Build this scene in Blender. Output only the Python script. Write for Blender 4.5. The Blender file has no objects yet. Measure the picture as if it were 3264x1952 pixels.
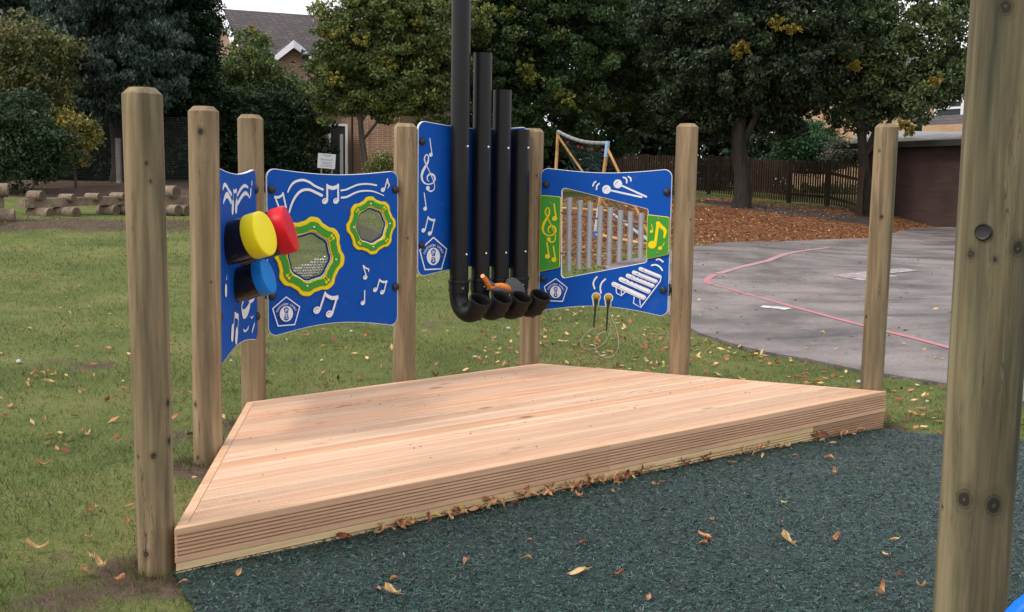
import bpy, bmesh, math, random
import numpy as np
from mathutils import Vector, Matrix
from mathutils.geometry import tessellate_polygon
R = math.radians
rnd = random.Random(7)
rs = np.random.RandomState(11)
sc = bpy.context.scene
C = sc.collection
# ------------------------------------------------------------------ camera
F, PITCH, ROLL, CAMZ = 3400.0, .115306, -.0147642, 1.65     # focal length in photo pixels (photo 3264 x 1952)
_f = np.array([0, math.cos(PITCH), -math.sin(PITCH)])
_d = np.array([0, -math.sin(PITCH), -math.cos(PITCH)])
_r = np.array([1., 0, 0])
MR = np.array([math.cos(ROLL)*_r + math.sin(ROLL)*_d, -math.sin(ROLL)*_r + math.cos(ROLL)*_d, _f])
cam = bpy.data.cameras.new('camera'); co = bpy.data.objects.new('camera', cam); C.objects.link(co)
m = Matrix.Identity(4)
for i in range(3):
    m[i][0] = MR[0][i]; m[i][1] = -MR[1][i]; m[i][2] = -MR[2][i]
m[2][3] = CAMZ
co.matrix_world = m
cam.sensor_width = 36; cam.lens = F/3264*36; cam.clip_start = .05; cam.clip_end = 2000
sc.camera = co
# ------------------------------------------------------------------ world, sun, exposure
SUN_EL, SUN_AZ = R(50), R(-115)       # azimuth from +Y, clockwise
w = bpy.data.worlds.new('World'); sc.world = w; w.use_nodes = True
nt = w.node_tree; nt.nodes.clear()
sky = nt.nodes.new('ShaderNodeTexSky'); sky.sky_type = 'NISHITA'; sky.sun_disc = False
sky.sun_elevation = SUN_EL; sky.sun_rotation = SUN_AZ; sky.dust_density = 4
cl = nt.nodes.new('ShaderNodeMixRGB'); cl.inputs[0].default_value = .86        # cloud cover over the blue
cn = nt.nodes.new('ShaderNodeTexNoise'); cn.inputs['Scale'].default_value = 2.2; cn.inputs['Detail'].default_value = 5
cr = nt.nodes.new('ShaderNodeValToRGB')
cr.color_ramp.elements[0].position = .3; cr.color_ramp.elements[0].color = (6.9, 7.0, 7.2, 1)
cr.color_ramp.elements[1].position = .7; cr.color_ramp.elements[1].color = (10.0, 9.9, 9.8, 1)
tc = nt.nodes.new('ShaderNodeTexCoord')
nt.links.new(tc.outputs['Generated'], cn.inputs['Vector'])
nt.links.new(cn.outputs['Fac'], cr.inputs['Fac'])
nt.links.new(sky.outputs[0], cl.inputs[1]); nt.links.new(cr.outputs[0], cl.inputs[2])
bg = nt.nodes.new('ShaderNodeBackground'); bg.inputs['Strength'].default_value = .12
wo = nt.nodes.new('ShaderNodeOutputWorld')
nt.links.new(cl.outputs[0], bg.inputs['Color']); nt.links.new(bg.outputs[0], wo.inputs['Surface'])
sl = bpy.data.lights.new('sun', 'SUN'); sl.energy = 1.5; sl.angle = R(12); sl.color = (1, .93, .84)
so = bpy.data.objects.new('sun', sl); C.objects.link(so)
sd = Vector((math.sin(SUN_AZ)*math.cos(SUN_EL), math.cos(SUN_AZ)*math.cos(SUN_EL), math.sin(SUN_EL)))
so.rotation_euler = sd.to_track_quat('Z', 'Y').to_euler()
sc.view_settings.view_transform = 'Standard'; sc.view_settings.look = 'None'
sc.view_settings.exposure = .62; sc.view_settings.gamma = 1
sc.cycles.max_bounces = 6; sc.cycles.transparent_max_bounces = 12
sc.cycles.diffuse_bounces = 3; sc.cycles.use_denoising = True
# ------------------------------------------------------------------ photo <-> world on known surfaces
def ray(px, py):
    return MR.T @ np.array([(px-1632)/F, (py-976)/F, 1.0])
def at(px, py, d):                      # point at horizontal distance d along the sight line
    v = ray(px, py); v = v/np.hypot(v[0], v[1])*d
    return Vector((v[0], v[1], v[2]+CAMZ))
def atz(px, py, z):                     # point at height z
    v = ray(px, py); v = v*((z-CAMZ)/v[2])
    return Vector((v[0], v[1], z))
# ------------------------------------------------------------------ objects
def tag(o, label=None, cat=None, group=None, kind=None):
    if label: o['label'] = label
    if cat: o['category'] = cat
    if group: o['group'] = group
    if kind: o['kind'] = kind
    return o
def empty(name, loc, rz=0, label=None, cat=None, group=None):
    o = bpy.data.objects.new(name, None); C.objects.link(o); o.empty_display_size = .1
    o.matrix_world = Matrix.Translation(Vector(loc)) @ Matrix.Rotation(rz, 4, 'Z')
    return tag(o, label, cat, group)
def link(name, me, mats=None, parent=None, smooth=False, sharp=None):
    o = bpy.data.objects.new(name, me); C.objects.link(o)
    if mats is not None:
        for mm in (mats if isinstance(mats, (list, tuple)) else [mats]): me.materials.append(mm)
    if smooth:
        me.polygons.foreach_set('use_smooth', [True]*len(me.polygons))
        if sharp is not None: me.set_sharp_from_angle(angle=R(sharp))
    if parent: o.parent = parent
    return o
class MB:                                # collects faces of one mesh
    def __init__(s): s.v = []; s.f = []; s.mi = []
    def add(s, vs, fs, mi=0, M=None):
        b = len(s.v)
        s.v += [tuple(M @ Vector(p)) if M else tuple(p) for p in vs]
        s.f += [tuple(i+b for i in f) for f in fs]; s.mi += [mi]*len(fs)
        return s
    def box(s, x0, x1, y0, y1, z0, z1, mi=0, M=None):
        return s.add([(x0,y0,z0),(x1,y0,z0),(x1,y1,z0),(x0,y1,z0),(x0,y0,z1),(x1,y0,z1),(x1,y1,z1),(x0,y1,z1)],
                     [(0,3,2,1),(4,5,6,7),(0,1,5,4),(1,2,6,5),(2,3,7,6),(3,0,4,7)], mi, M)
    def tube(s, pts, r, n=12, mi=0, caps=True, closed=False):
        pts = [Vector(p) for p in pts]; rr = r if isinstance(r, (list, tuple)) else [r]*len(pts)
        vs = []; up = None
        for i, p in enumerate(pts):
            a = pts[max(0, i-1)]; b = pts[min(len(pts)-1, i+1)]
            t = (b-a)
            t = t.normalized() if t.length > 1e-9 else Vector((0,0,1))
            if up is None:
                up = Vector((0,0,1)) if abs(t.z) < .9 else Vector((1,0,0))
            e = (up - t*up.dot(t)).normalized(); up = e; g = t.cross(e)
            for k in range(n):
                an = 2*math.pi*k/n; vs.append(p + (e*math.cos(an)+g*math.sin(an))*rr[i])
        fs = [(i*n+k, i*n+(k+1) % n, (i+1)*n+(k+1) % n, (i+1)*n+k) for i in range(len(pts)-1) for k in range(n)]
        if caps: fs += [tuple(range(n))[::-1], tuple((len(pts)-1)*n+k for k in range(n))]
        return s.add(vs, fs, mi)
    def lathe(s, prof, n=24, mi=0, M=None, caps=(False, False)):   # prof [(r, z)]
        vs = [(r*math.cos(2*math.pi*k/n), r*math.sin(2*math.pi*k/n), z) for r, z in prof for k in range(n)]
        fs = [(i*n+k, i*n+(k+1) % n, (i+1)*n+(k+1) % n, (i+1)*n+k) for i in range(len(prof)-1) for k in range(n)]
        if caps[0]: fs.append(tuple(range(n))[::-1])
        if caps[1]: fs.append(tuple((len(prof)-1)*n+k for k in range(n)))
        return s.add(vs, fs, mi, M)
    def build(s, name, mats, parent=None, smooth=False, sharp=None):
        me = bpy.data.meshes.new(name); me.from_pydata(s.v, [], s.f)
        me.polygons.foreach_set('material_index', s.mi)
        return link(name, me, mats, parent, smooth, sharp)
def dome(M, r=.028, h=.018, n=16):
    b = MB(); b.lathe([(r, 0), (r*.98, h*.35), (r*.8, h*.72), (r*.5, h*.92), (r*.02, h)], n, 0, M, (False, True)); return b
def soup(name, V, col, mat, parent=None, nper=4):    # V (n, nper, 3), col (n,3) -> many small faces in one mesh
    n = len(V); me = bpy.data.meshes.new(name)
    me.vertices.add(n*nper); me.vertices.foreach_set('co', np.ascontiguousarray(V, np.float32).ravel())
    me.loops.add(n*nper); me.loops.foreach_set('vertex_index', np.arange(n*nper, dtype=np.int32))
    me.polygons.add(n); me.polygons.foreach_set('loop_start', np.arange(n, dtype=np.int32)*nper)
    me.update(calc_edges=True)
    a = me.attributes.new('col', 'FLOAT_COLOR', 'POINT')
    cc = np.ones((n, nper, 4), np.float32); cc[:, :, :3] = col[:, None, :]
    a.data.foreach_set('color', cc.ravel())
    return link(name, me, mat, parent)
# ------------------------------------------------------------------ materials
class NT:
    def __init__(s, name):
        s.m = bpy.data.materials.new(name); s.m.use_nodes = True; s.t = s.m.node_tree; s.t.nodes.clear()
        s.o = s.n('ShaderNodeOutputMaterial'); s.b = s.n('ShaderNodeBsdfPrincipled'); s.l(s.b, 0, s.o, 'Surface')
    def n(s, t, **k):
        x = s.t.nodes.new(t)
        for a, b in k.items():
            if a.startswith('i_'): x.inputs[a[2:].replace('_', ' ')].default_value = b
            else: setattr(x, a, b)
        return x
    def l(s, a, i, b, j): s.t.links.new(a.outputs[i], b.inputs[j])
    def ramp(s, src, i, stops, interp='LINEAR'):
        r = s.n('ShaderNodeValToRGB'); e = r.color_ramp; e.interpolation = interp
        while len(e.elements) < len(stops): e.elements.new(.5)
        for el, (p, c) in zip(e.elements, stops):
            el.position = p; el.color = (c, c, c, 1) if isinstance(c, (int, float)) else (*c, 1)
        s.l(src, i, r, 'Fac'); return r
    def mix(s, a, b, fac, mode='MIX'):
        x = s.n('ShaderNodeMixRGB', blend_type=mode)
        for k, v in ((0, fac), (1, a), (2, b)):
            if isinstance(v, (tuple, list)) and hasattr(v[0], 'outputs'): s.l(v[0], v[1], x, k)
            elif isinstance(v, (int, float)): x.inputs[k].default_value = v
            else: x.inputs[k].default_value = (*v, 1)
        return x
    def bump(s, src, i, strength, dist=.01):
        b = s.n('ShaderNodeBump'); b.inputs['Strength'].default_value = strength; b.inputs['Distance'].default_value = dist
        s.l(src, i, b, 'Height'); s.l(b, 0, s.b, 'Normal'); return b
    def coords(s, scale=(1,1,1), kind='Object', rnd_=True):
        t = s.n('ShaderNodeTexCoord'); mp = s.n('ShaderNodeMapping'); mp.inputs['Scale'].default_value = scale
        s.l(t, kind, mp, 'Vector'); return mp
    def noise(s, vec, scale, detail=4, rough=.55, dist=0, obj=True):
        n = s.n('ShaderNodeTexNoise', noise_dimensions='4D')
        n.inputs['Scale'].default_value = scale; n.inputs['Detail'].default_value = detail
        n.inputs['Roughness'].default_value = rough; n.inputs['Distortion'].default_value = dist
        s.l(vec, 0, n, 'Vector')
        if obj:
            oi = s.n('ShaderNodeObjectInfo'); mu = s.n('ShaderNodeMath', operation='MULTIPLY'); mu.inputs[1].default_value = 37
            s.l(oi, 'Random', mu, 0); s.l(mu, 0, n, 'W')
        return n
def plain(name, c, rough=.5, metal=0, spec=.5, var=.12, scale=30, bump=.0, coat=0):
    t = NT(name); v = t.coords(); n = t.noise(v, scale, 5)
    lo = tuple(x*(1-var) for x in c); hi = tuple(min(1, x*(1+var)) for x in c)
    r = t.ramp(n, 'Fac', [(.3, lo), (.7, hi)]); t.l(r, 0, t.b, 'Base Color')
    t.b.inputs['Roughness'].default_value = rough; t.b.inputs['Metallic'].default_value = metal
    t.b.inputs['Specular IOR Level'].default_value = spec; t.b.inputs['Coat Weight'].default_value = coat
    if bump: t.bump(n, 'Fac', bump, .004)
    return t.m
def wood(name, ca, cb, cc, stretch=(14,14,.9), stain=None, knots=.5, rough=.75, bscale=(6,6,1.5), attr=False, crack=.5, stf=.45, ks=1.0, ss=.22):
    t = NT(name); v = t.coords(stretch)
    n1 = t.noise(v, 1.6, 6, .6, .6)
    r1 = t.ramp(n1, 'Fac', [(.25, cc), (.45, ca), (.62, cb), (.8, tuple(x*1.08 for x in cb))])
    v2 = t.coords(tuple(x*5 for x in stretch[:2])+(stretch[2]*2,) if stretch[2] < stretch[0] else (stretch[0]*2, stretch[1]*5, stretch[2]*5))
    n2 = t.noise(v2, 1.5, 5, .7)
    r2 = t.ramp(n2, 'Fac', [(.3, .72), (.6, 1.08)])
    x = t.mix((r1, 0), (r2, 0), .7, 'MULTIPLY')
    vs = t.coords(tuple(s_*ss for s_ in stretch)); n3 = t.noise(vs, 1.3, 4, .6)
    r3 = t.ramp(n3, 'Fac', [(.42, 0), (.66, 1)])
    x = t.mix((x, 0), stain or tuple(c*.6 for c in cc), (lambda q: (q, 0))(t.mix((r3, 0), (.0,.0,.0), stf)), 'MIX')
    # knots
    vk = t.coords(bscale); vo = t.n('ShaderNodeTexVoronoi', voronoi_dimensions='4D'); vo.inputs['Scale'].default_value = 1.0
    t.l(vk, 0, vo, 'Vector'); oi = t.n('ShaderNodeObjectInfo'); mu = t.n('ShaderNodeMath', operation='MULTIPLY'); mu.inputs[1].default_value = 9
    t.l(oi, 'Random', mu, 0); t.l(mu, 0, vo, 'W')
    rk = t.ramp(vo, 'Distance', [(.05*ks, 1), (.12*ks, .8), (.24*ks, .0)])
    km = t.n('ShaderNodeMath', operation='MULTIPLY'); km.inputs[1].default_value = knots; t.l(rk, 0, km, 0)
    x = t.mix((x, 0), tuple(c*.22 for c in cc), (km, 0), 'MIX')
    # fine cracks
    vc = t.coords(tuple(s_*2.2 for s_ in stretch)); nc = t.noise(vc, 2.4, 3, .5, 1.0)
    rc = t.ramp(nc, 'Fac', [(.475, 0), (.497, 1), (.503, 1), (.525, 0)])
    nm = t.noise(vs, 3, 2); rm = t.ramp(nm, 'Fac', [(.55, 0), (.68, crack)])
    cm = t.n('ShaderNodeMath', operation='MULTIPLY'); t.l(rc, 0, cm, 0); t.l(rm, 0, cm, 1)
    x = t.mix((x, 0), (.02,.015,.01), (cm, 0), 'MIX')
    if attr:
        a = t.n('ShaderNodeAttribute', attribute_name='col'); x = t.mix((x, 0), (a, 'Color'), 1.0, 'MULTIPLY')
    t.l(x, 0, t.b, 'Base Color'); t.b.inputs['Roughness'].default_value = rough
    t.b.inputs['Specular IOR Level'].default_value = .25
    t.bump(n2, 'Fac', .35, .003); return t.m
def leafmat(name, trans=.25, rough=.55, attr='col'):
    t = NT(name); a = t.n('ShaderNodeAttribute', attribute_name=attr)
    t.l(a, 'Color', t.b, 'Base Color'); t.b.inputs['Roughness'].default_value = rough; t.b.inputs['Specular IOR Level'].default_value = .35
    tr = t.n('ShaderNodeBsdfTranslucent'); t.l(a, 'Color', tr, 'Color')
    ms = t.n('ShaderNodeMixShader'); ms.inputs[0].default_value = trans
    t.l(t.b, 0, ms, 1); t.l(tr, 0, ms, 2); t.l(ms, 0, t.o, 'Surface'); return t.m
def brickmat(name, c1, c2, mortar, scale=1.0, bump=.3):
    t = NT(name); v = t.n('ShaderNodeTexCoord')
    sp = t.n('ShaderNodeSeparateXYZ'); t.l(v, 'Object', sp, 0)
    ad = t.n('ShaderNodeMath', operation='ADD'); t.l(sp, 0, ad, 0); t.l(sp, 1, ad, 1)
    cb = t.n('ShaderNodeCombineXYZ'); t.l(ad, 0, cb, 0); t.l(sp, 2, cb, 1)
    b = t.n('ShaderNodeTexBrick'); b.inputs['Scale'].default_value = scale
    b.inputs['Brick Width'].default_value = .225; b.inputs['Row Height'].default_value = .075; b.inputs['Mortar Size'].default_value = .008
    b.inputs['Color1'].default_value = (*c1, 1); b.inputs['Color2'].default_value = (*c2, 1); b.inputs['Mortar'].default_value = (*mortar, 1)
    t.l(cb, 0, b, 'Vector')
    n = t.noise(t.coords((.8,.8,.8)), 1.3, 5, obj=False); r = t.ramp(n, 'Fac', [(.3, .65), (.7, 1.15)])
    x = t.mix((b, 'Color'), (r, 0), .8, 'MULTIPLY'); t.l(x, 0, t.b, 'Base Color'); t.b.inputs['Roughness'].default_value = .9
    return t.m
M_POST = wood('post_timber', (.215,.155,.088), (.305,.225,.13), (.09,.07,.042), stain=(.045,.042,.028), knots=.12, crack=1, stf=.2, ss=.6)
M_POST2 = wood('post_timber_pale', (.25,.175,.10), (.345,.25,.15), (.13,.09,.055), stain=(.08,.06,.038), knots=.12, crack=1, stf=.35, ss=.6)
M_GPOST = wood('post_timber_green', (.145,.118,.066), (.225,.185,.11), (.055,.05,.032), stretch=(11,11,.8), stain=(.018,.022,.014), knots=.0, crack=.6, stf=.05, ss=.85)
M_ENDGRAIN = plain('post_end_grain', (.27,.20,.12), .8, var=.3, scale=40)
M_DECK = wood('deck_timber', (.73,.465,.31), (.79,.545,.375), (.64,.39,.255), stretch=(.6,14,14), stain=(.54,.335,.24), knots=.85, rough=.6, bscale=(1.9,6,.01), attr=True, crack=.7, ks=.7, stf=.35)
M_TRIM = wood('trim_timber', (.58,.355,.225), (.66,.43,.28), (.44,.255,.155), stretch=(.7,14,14), stain=(.42,.25,.15), knots=.7, bscale=(1.5,.01,7), crack=.6, ks=.6)
M_LOWER = wood('pale_pine_timber', (.60,.43,.235), (.70,.53,.31), (.46,.32,.17), stretch=(.9,14,14), stain=(.42,.32,.15), knots=.6, bscale=(1.6,.01,7), ks=.6, crack=.4)
M_BROWNB = wood('brown_pine_timber', (.40,.24,.14), (.48,.30,.18), (.28,.17,.1), stretch=(.9,14,14), knots=.5, bscale=(1.6,7,7), crack=.4)
M_FGROOVE = plain('shaded_groove_timber', (.24,.14,.08), .9, var=.3, scale=14)  # fascia groove floors: groove shade put into a darker timber colour
M_GROOVE = plain('dirty_shaded_groove_timber', (.13,.075,.042), .9, var=.35, scale=14)  # deck grooves and board gaps: shade and dirt painted in as dark floor colour
def add_knots(mat, pts):                  # knots grown into this one piece of timber: (local position, radius)
    mat = mat.copy(); nt_ = mat.node_tree; bs_ = next(n for n in nt_.nodes if n.type == 'BSDF_PRINCIPLED'); src = bs_.inputs['Base Color'].links[0].from_socket
    N = lambda ty: nt_.nodes.new(ty); L = nt_.links.new
    tc_ = N('ShaderNodeTexCoord'); nz = N('ShaderNodeTexNoise'); nz.inputs['Scale'].default_value = 60; nz.inputs['Detail'].default_value = 3; L(tc_.outputs['Object'], nz.inputs['Vector'])
    sc1 = N('ShaderNodeVectorMath'); sc1.operation = 'MULTIPLY_ADD'; sc1.inputs[1].default_value = (.011,)*3; L(nz.outputs['Color'], sc1.inputs[0]); L(tc_.outputs['Object'], sc1.inputs[2])
    for (x, y, z), r_ in pts:
        d_ = N('ShaderNodeVectorMath'); d_.operation = 'SUBTRACT'; d_.inputs[1].default_value = (x+.0055,y+.0055,z+.0055); L(sc1.outputs[0], d_.inputs[0])
        m_ = N('ShaderNodeVectorMath'); m_.operation = 'MULTIPLY'; m_.inputs[1].default_value = (1/r_,1/r_,.8/r_); L(d_.outputs[0], m_.inputs[0])
        l_ = N('ShaderNodeVectorMath'); l_.operation = 'LENGTH'; L(m_.outputs[0], l_.inputs[0])
        dv_ = N('ShaderNodeMath'); dv_.operation = 'MULTIPLY'; dv_.inputs[1].default_value = .4; L(l_.outputs['Value'], dv_.inputs[0])
        rp_ = N('ShaderNodeValToRGB'); e = rp_.color_ramp; e.elements[0].position = .06; e.elements[0].color = (.25,.25,.25,1); e.elements[1].position = 1; e.elements[1].color = (0,0,0,1)
        for p_, c_ in ((.14,.95),(.34,.9),(.42,.35),(.5,.62),(.6,.12),(.7,.22)): q_ = e.elements.new(p_); q_.color = (c_,c_,c_,1)
        L(dv_.outputs[0], rp_.inputs[0]); mx = N('ShaderNodeMixRGB'); mx.inputs[2].default_value = (.016,.013,.010,1); L(rp_.outputs[0], mx.inputs[0]); L(src, mx.inputs[1]); src = mx.outputs[0]
    L(src, bs_.inputs['Base Color']); return mat
def hdpe(name, c, rough=.42):
    t = NT(name); v = t.coords(); n = t.noise(v, 260, 3, .5)
    r = t.ramp(n, 'Fac', [(.25, tuple(x*.9 for x in c)), (.75, tuple(min(1, x*1.1) for x in c))])
    n2 = t.noise(v, 3.0, 5); nd = t.noise(v, 9, 7, .75); rd = t.ramp(nd, 'Fac', [(.55, 0), (.78, .22)]); dm = t.mix((r,0), (.16,.15,.14), (rd,0)); t.l(dm, 0, t.b, 'Base Color'); rr = t.ramp(n2, 'Fac', [(.3, rough-.06), (.7, rough+.12)]); t.l(rr, 0, t.b, 'Roughness')
    t.bump(n, 'Fac', .12, .0015); t.b.inputs['Specular IOR Level'].default_value = .16; return t.m
M_BLUE = hdpe('blue_polyethylene', (.0005,.068,.37), .5)
M_DBLUE = hdpe('navy_polyethylene', (.004,.03,.17), .5)
M_WHITE = hdpe('white_polyethylene', (.72,.72,.76), .5)
M_GREEN = hdpe('green_polyethylene', (.05,.27,.035), .45)
M_YEL = hdpe('yellow_polyethylene', (.78,.58,.01), .45)
M_YCAP = hdpe('yellow_plastic', (.80,.66,.015), .3)
M_RCAP = hdpe('red_plastic', (.62,.012,.02), .3)
M_BCAP = hdpe('sky_blue_plastic', (.012,.20,.62), .28)
M_BLACK = plain('black_pipe_plastic', (.007,.006,.0075), .42, var=.3, scale=60, spec=.3)
M_DRUM = plain('black_gloss_plastic', (.009,.008,.008), .2, var=.2, spec=.4)
M_RUB = plain('black_rubber', (.012,.012,.013), .5, var=.3)
M_STEEL = plain('polished_steel', (.62,.62,.64), .16, metal=1, var=.05)
M_ALU = plain('grey_chime_metal', (.34,.35,.37), .5, metal=.35, var=.08, spec=.5)
M_ROPE = plain('brown_cord', (.16,.10,.085), .8, var=.3, scale=200)
M_CABLE = plain('clear_coated_cable', (.42,.42,.38), .35)
M_ORANGE = plain('orange_plastic', (.72,.22,.03), .45, var=.35, scale=45)
M_GREYR = plain('grey_foam_rubber', (.10,.10,.115), .6, var=.1)
M_SAND = plain('grey_bead_filling', (.20,.17,.16), .8, var=.3, scale=240, bump=.5)
M_BRASS = plain('dull_steel_screw', (.28,.25,.2), .45, metal=.8)
t = NT('clear_window_plastic')
tr = t.n('ShaderNodeBsdfTransparent'); tr.inputs[0].default_value = (.93,.94,.92,1)
gl = t.n('ShaderNodeBsdfGlossy'); gl.inputs['Roughness'].default_value = .12
df = t.n('ShaderNodeBsdfDiffuse'); df.inputs[0].default_value = (.42,.42,.36,1)
a1 = t.n('ShaderNodeMixShader'); a1.inputs[0].default_value = .04; a2 = t.n('ShaderNodeMixShader'); a2.inputs[0].default_value = .05
t.l(tr, 0, a1, 1); t.l(gl, 0, a1, 2); t.l(a1, 0, a2, 1); t.l(df, 0, a2, 2); t.l(a2, 0, t.o, 'Surface'); M_PANE = t.m
t = NT('window_glass'); t.b.inputs['Base Color'].default_value = (.05,.06,.07,1); t.b.inputs['Roughness'].default_value = .08; M_GLASS = t.m
M_LEAF = leafmat('tree_leaf'); M_GRASSB = leafmat('grass_blade', .3, .6); M_SHRED = leafmat('rubber_shred', 0, .38)
M_DRY = leafmat('dry_leaf', .15, .7)
M_BARK = wood('bark', (.07,.055,.042), (.11,.09,.07), (.035,.028,.022), knots=.2, stretch=(9,9,1.6), rough=.95)
M_DBARK = wood('dark_bark', (.028,.023,.018), (.045,.038,.03), (.014,.012,.010), knots=.1, stretch=(9,9,1.6), rough=.95)
M_LOG = wood('weathered_log', (.19,.145,.105), (.27,.21,.155), (.10,.075,.055), stretch=(9,9,9), knots=.2, rough=.9)
M_LOGEND = plain('log_end', (.085,.06,.04), .9, var=.4, scale=8)
M_FENCE = wood('dark_fence_timber', (.034,.02,.013), (.055,.033,.022), (.018,.011,.008), knots=.2, rough=.9)
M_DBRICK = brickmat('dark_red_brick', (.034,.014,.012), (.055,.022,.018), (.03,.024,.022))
M_OBRICK = brickmat('orange_brick', (.25,.125,.075), (.31,.16,.10), (.42,.34,.27))
M_BBRICK = brickmat('buff_brick', (.48,.28,.15), (.56,.35,.2), (.5,.4,.3))
# ------------------------------------------------------------------ terrain height
CTRL = []
def cd(px, py, d): p = at(px, py, d); CTRL.append((p.x, p.y, p.z))
def cz(px, py, z): p = atz(px, py, z); CTRL.append((p.x, p.y, z))
cd(661,1513,5.62); cz(790,1290,.035); cz(1720,1190,.02)
for a in ((0,1900,.02),(60,1500,.03),(618,1952,.02),(1700,1900,0),(2900,1900,0),(2500,1390,-.035),(1300,1600,0),(0,1250,.10),
          (2443,1129,-.05),(2979,1225,-.05),(2700,1180,-.05),(2250,1075,-.04),(3250,1420,-.04)): cz(*a)
for a in ((1925,852,17.6),(2210,790,20),(2515,770,25),(2909,728,31),(3057,726,31),(3060,1000,14),(2600,900,17),(2220,615,40),(2745,682,31.5),(2450,645,35),
          (1896,757,21.7),(1765,666,26.4),(2085,783,20.8),(1945,676,26),(300,695,25),(20,700,24),(600,683,27),(0,585,33),(300,582,34),(600,580,34),(1100,600,33),
          (1500,620,34)): cd(*a)
_a0, _d0 = atz(555,1687,.22), atz(2825,1247,.22)
for k in range(9):
    _p = _a0.lerp(_d0, k/8); CTRL.append((_p.x, _p.y-.03, float(np.interp(k/8, [0,.4,.72,1], [.012,.010,-.016,-.056]))))
for x, y, z in ((-6,0,0),(6,0,0),(0,-8,0),(0,1.5,0),(-80,50,1.8),(80,50,1.3),(-60,-40,0),(60,-40,0),(0,120,2),(-30,60,1.7),(30,60,1.4),(-12,14,.3)): CTRL.append((x,y,z))
CT = np.array(CTRL)
_K = np.hypot(CT[:,None,0]-CT[None,:,0], CT[:,None,1]-CT[None,:,1])
_n = len(CT); _A = np.zeros((_n+1,_n+1)); _A[:_n,:_n] = -np.sqrt(_K**2+1.0); _A[:_n,:_n] += np.eye(_n)*.006; _A[:_n,_n] = 1; _A[_n,:_n] = 1
_W = np.linalg.solve(_A, np.append(CT[:,2], 0))
def H(x, y):
    x = np.asarray(x, float); y = np.asarray(y, float)
    k = -np.sqrt((x[...,None]-CT[:,0])**2+(y[...,None]-CT[:,1])**2+1.0)
    return k@_W[:_n]+_W[_n]
def h1(x, y): return float(H(np.array([x]), np.array([y]))[0])
def drop(px, py, d0=2.5, d1=120):        # sight line meets the ground
    v = ray(px, py); v = v/np.hypot(v[0], v[1])
    ds = np.geomspace(d0, d1, 900); g = v[2]*ds+CAMZ - H(v[0]*ds, v[1]*ds)
    i = np.argmax(g < 0)
    if g[i] >= 0: i = 899
    d = ds[i]; return Vector((v[0]*d, v[1]*d, h1(v[0]*d, v[1]*d)))
def inpoly(x, y, P):
    c = np.zeros(np.shape(x), bool); n = len(P)
    for i in range(n):
        x0, y0 = P[i][:2]; x1, y1 = P[(i+1) % n][:2]
        t_ = ((y0 > y) != (y1 > y)) & (x < (x1-x0)*(y-y0)/((y1-y0) if y1 != y0 else 1e-9)+x0); c ^= t_
    return c
def blobmask(x, y, pts):                 # soft patches (x, y, r, strength)
    m_ = np.zeros(np.shape(x))
    for a, b, r, s in pts: m_ = np.maximum(m_, s*np.exp(-((x-a)**2+(y-b)**2)/(r*r)))
    return m_
# ------------------------------------------------------------------ key points of the stage and the posts
ZT = .22
cA, cB, cC, cD = [atz(*p, ZT) for p in ((555,1687),(787.5,1281.5),(1720,1158),(2825,1247))]
POST = [  # x, y, dia, shoulder z
 (-1.468,4.305,.1488,1.976),(-1.634,5.644,.1528,1.994),(-1.684,6.878,.1589,2.028),(-.780,7.652,.1616,2.028),
 (.145,8.448,.1633,2.045),(1.286,8.081,.1589,2.08),(2.593,7.563,.155,2.07)]
# rubber surface outline
_ra = drop(566,1836); _rb = drop(622,1952); _e = (_rb-_ra).normalized()
RUB = [(_ra.x, _ra.y+.02), tuple((_ra+_e*1.0)[:2]), tuple((_ra+_e*1.0+Vector((.35,-1.4,0)))[:2]), (-.8,-1.5), (4.6,-1.5), (5.2,3)]
for p in ((3247,1418),(3120,1400),(3004,1390),(2900,1388),(2840,1372)): q = drop(*p); RUB.append((q.x, q.y))
_u = (cD-cA).normalized(); _v = Vector((-_u.y,_u.x,0))
RUB += [tuple((cD+_v*.1-_u*.2)[:2]), tuple((cA+_v*.1+_u*.12)[:2])]
COURT = [tuple(drop(*p)[:2]) for p in ((1922,851),(1985,900),(2060,955),(2115,998),(2230,1068),(2370,1112),(2443,1129),(2588,1154),(2740,1187),(2979,1225),(3090,1245),(3257,1288))]
COURT += [(9.5,7.0),(16,10),(22,24),(20,32)] + [tuple(drop(*p)[:2]) for p in ((3150,727),(3057,726),(2909,729),(2841,749),(2760,763),(2640,767),(2515,771),(2300,778),(2210,790),(2062,820))]
# ------------------------------------------------------------------ ground sheet
ths = np.concatenate([np.linspace(-180,-60,25)[:-1], np.linspace(-60,60,241), np.linspace(60,180,25)[1:-1]])*math.pi/180
rsn = np.concatenate([[0.0], np.geomspace(.8, 60, 170), np.geomspace(70, 900, 14)])
TH, RR = np.meshgrid(ths, rsn); GX = RR*np.sin(TH); GY = RR*np.cos(TH)
GZ = np.where(RR < 100, H(GX, GY), 1.6)
inr = inpoly(GX, GY, RUB); inc = inpoly(GX, GY, COURT)
_nz = np.sin(GX*5.3+np.sin(GY*4.1)*1.3)*np.sin(GY*6.1+np.sin(GX*3.7))*.006
GZ = GZ + np.where(RR < 30, _nz, 0) - np.where(inr | inc, .03, 0)
nth = len(ths); nr = len(rsn)
me = bpy.data.meshes.new('ground')
fs = [(i*nth+k, i*nth+(k+1) % nth, (i+1)*nth+(k+1) % nth, (i+1)*nth+k) for i in range(nr-1) for k in range(nth)]
me.from_pydata(np.stack([GX,GY,GZ],-1).reshape(-1,3).tolist(), [], [f[::-1] for f in fs])
SOIL = [(p[0], p[1]-.05, .3, 1.0) for p in POST] + [(-1.72,3.98,.28,.7),(-1.5,3.62,.2,.45),(-1.95,4.3,.22,.5),(-1.45,6.2,.4,.9)]
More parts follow.
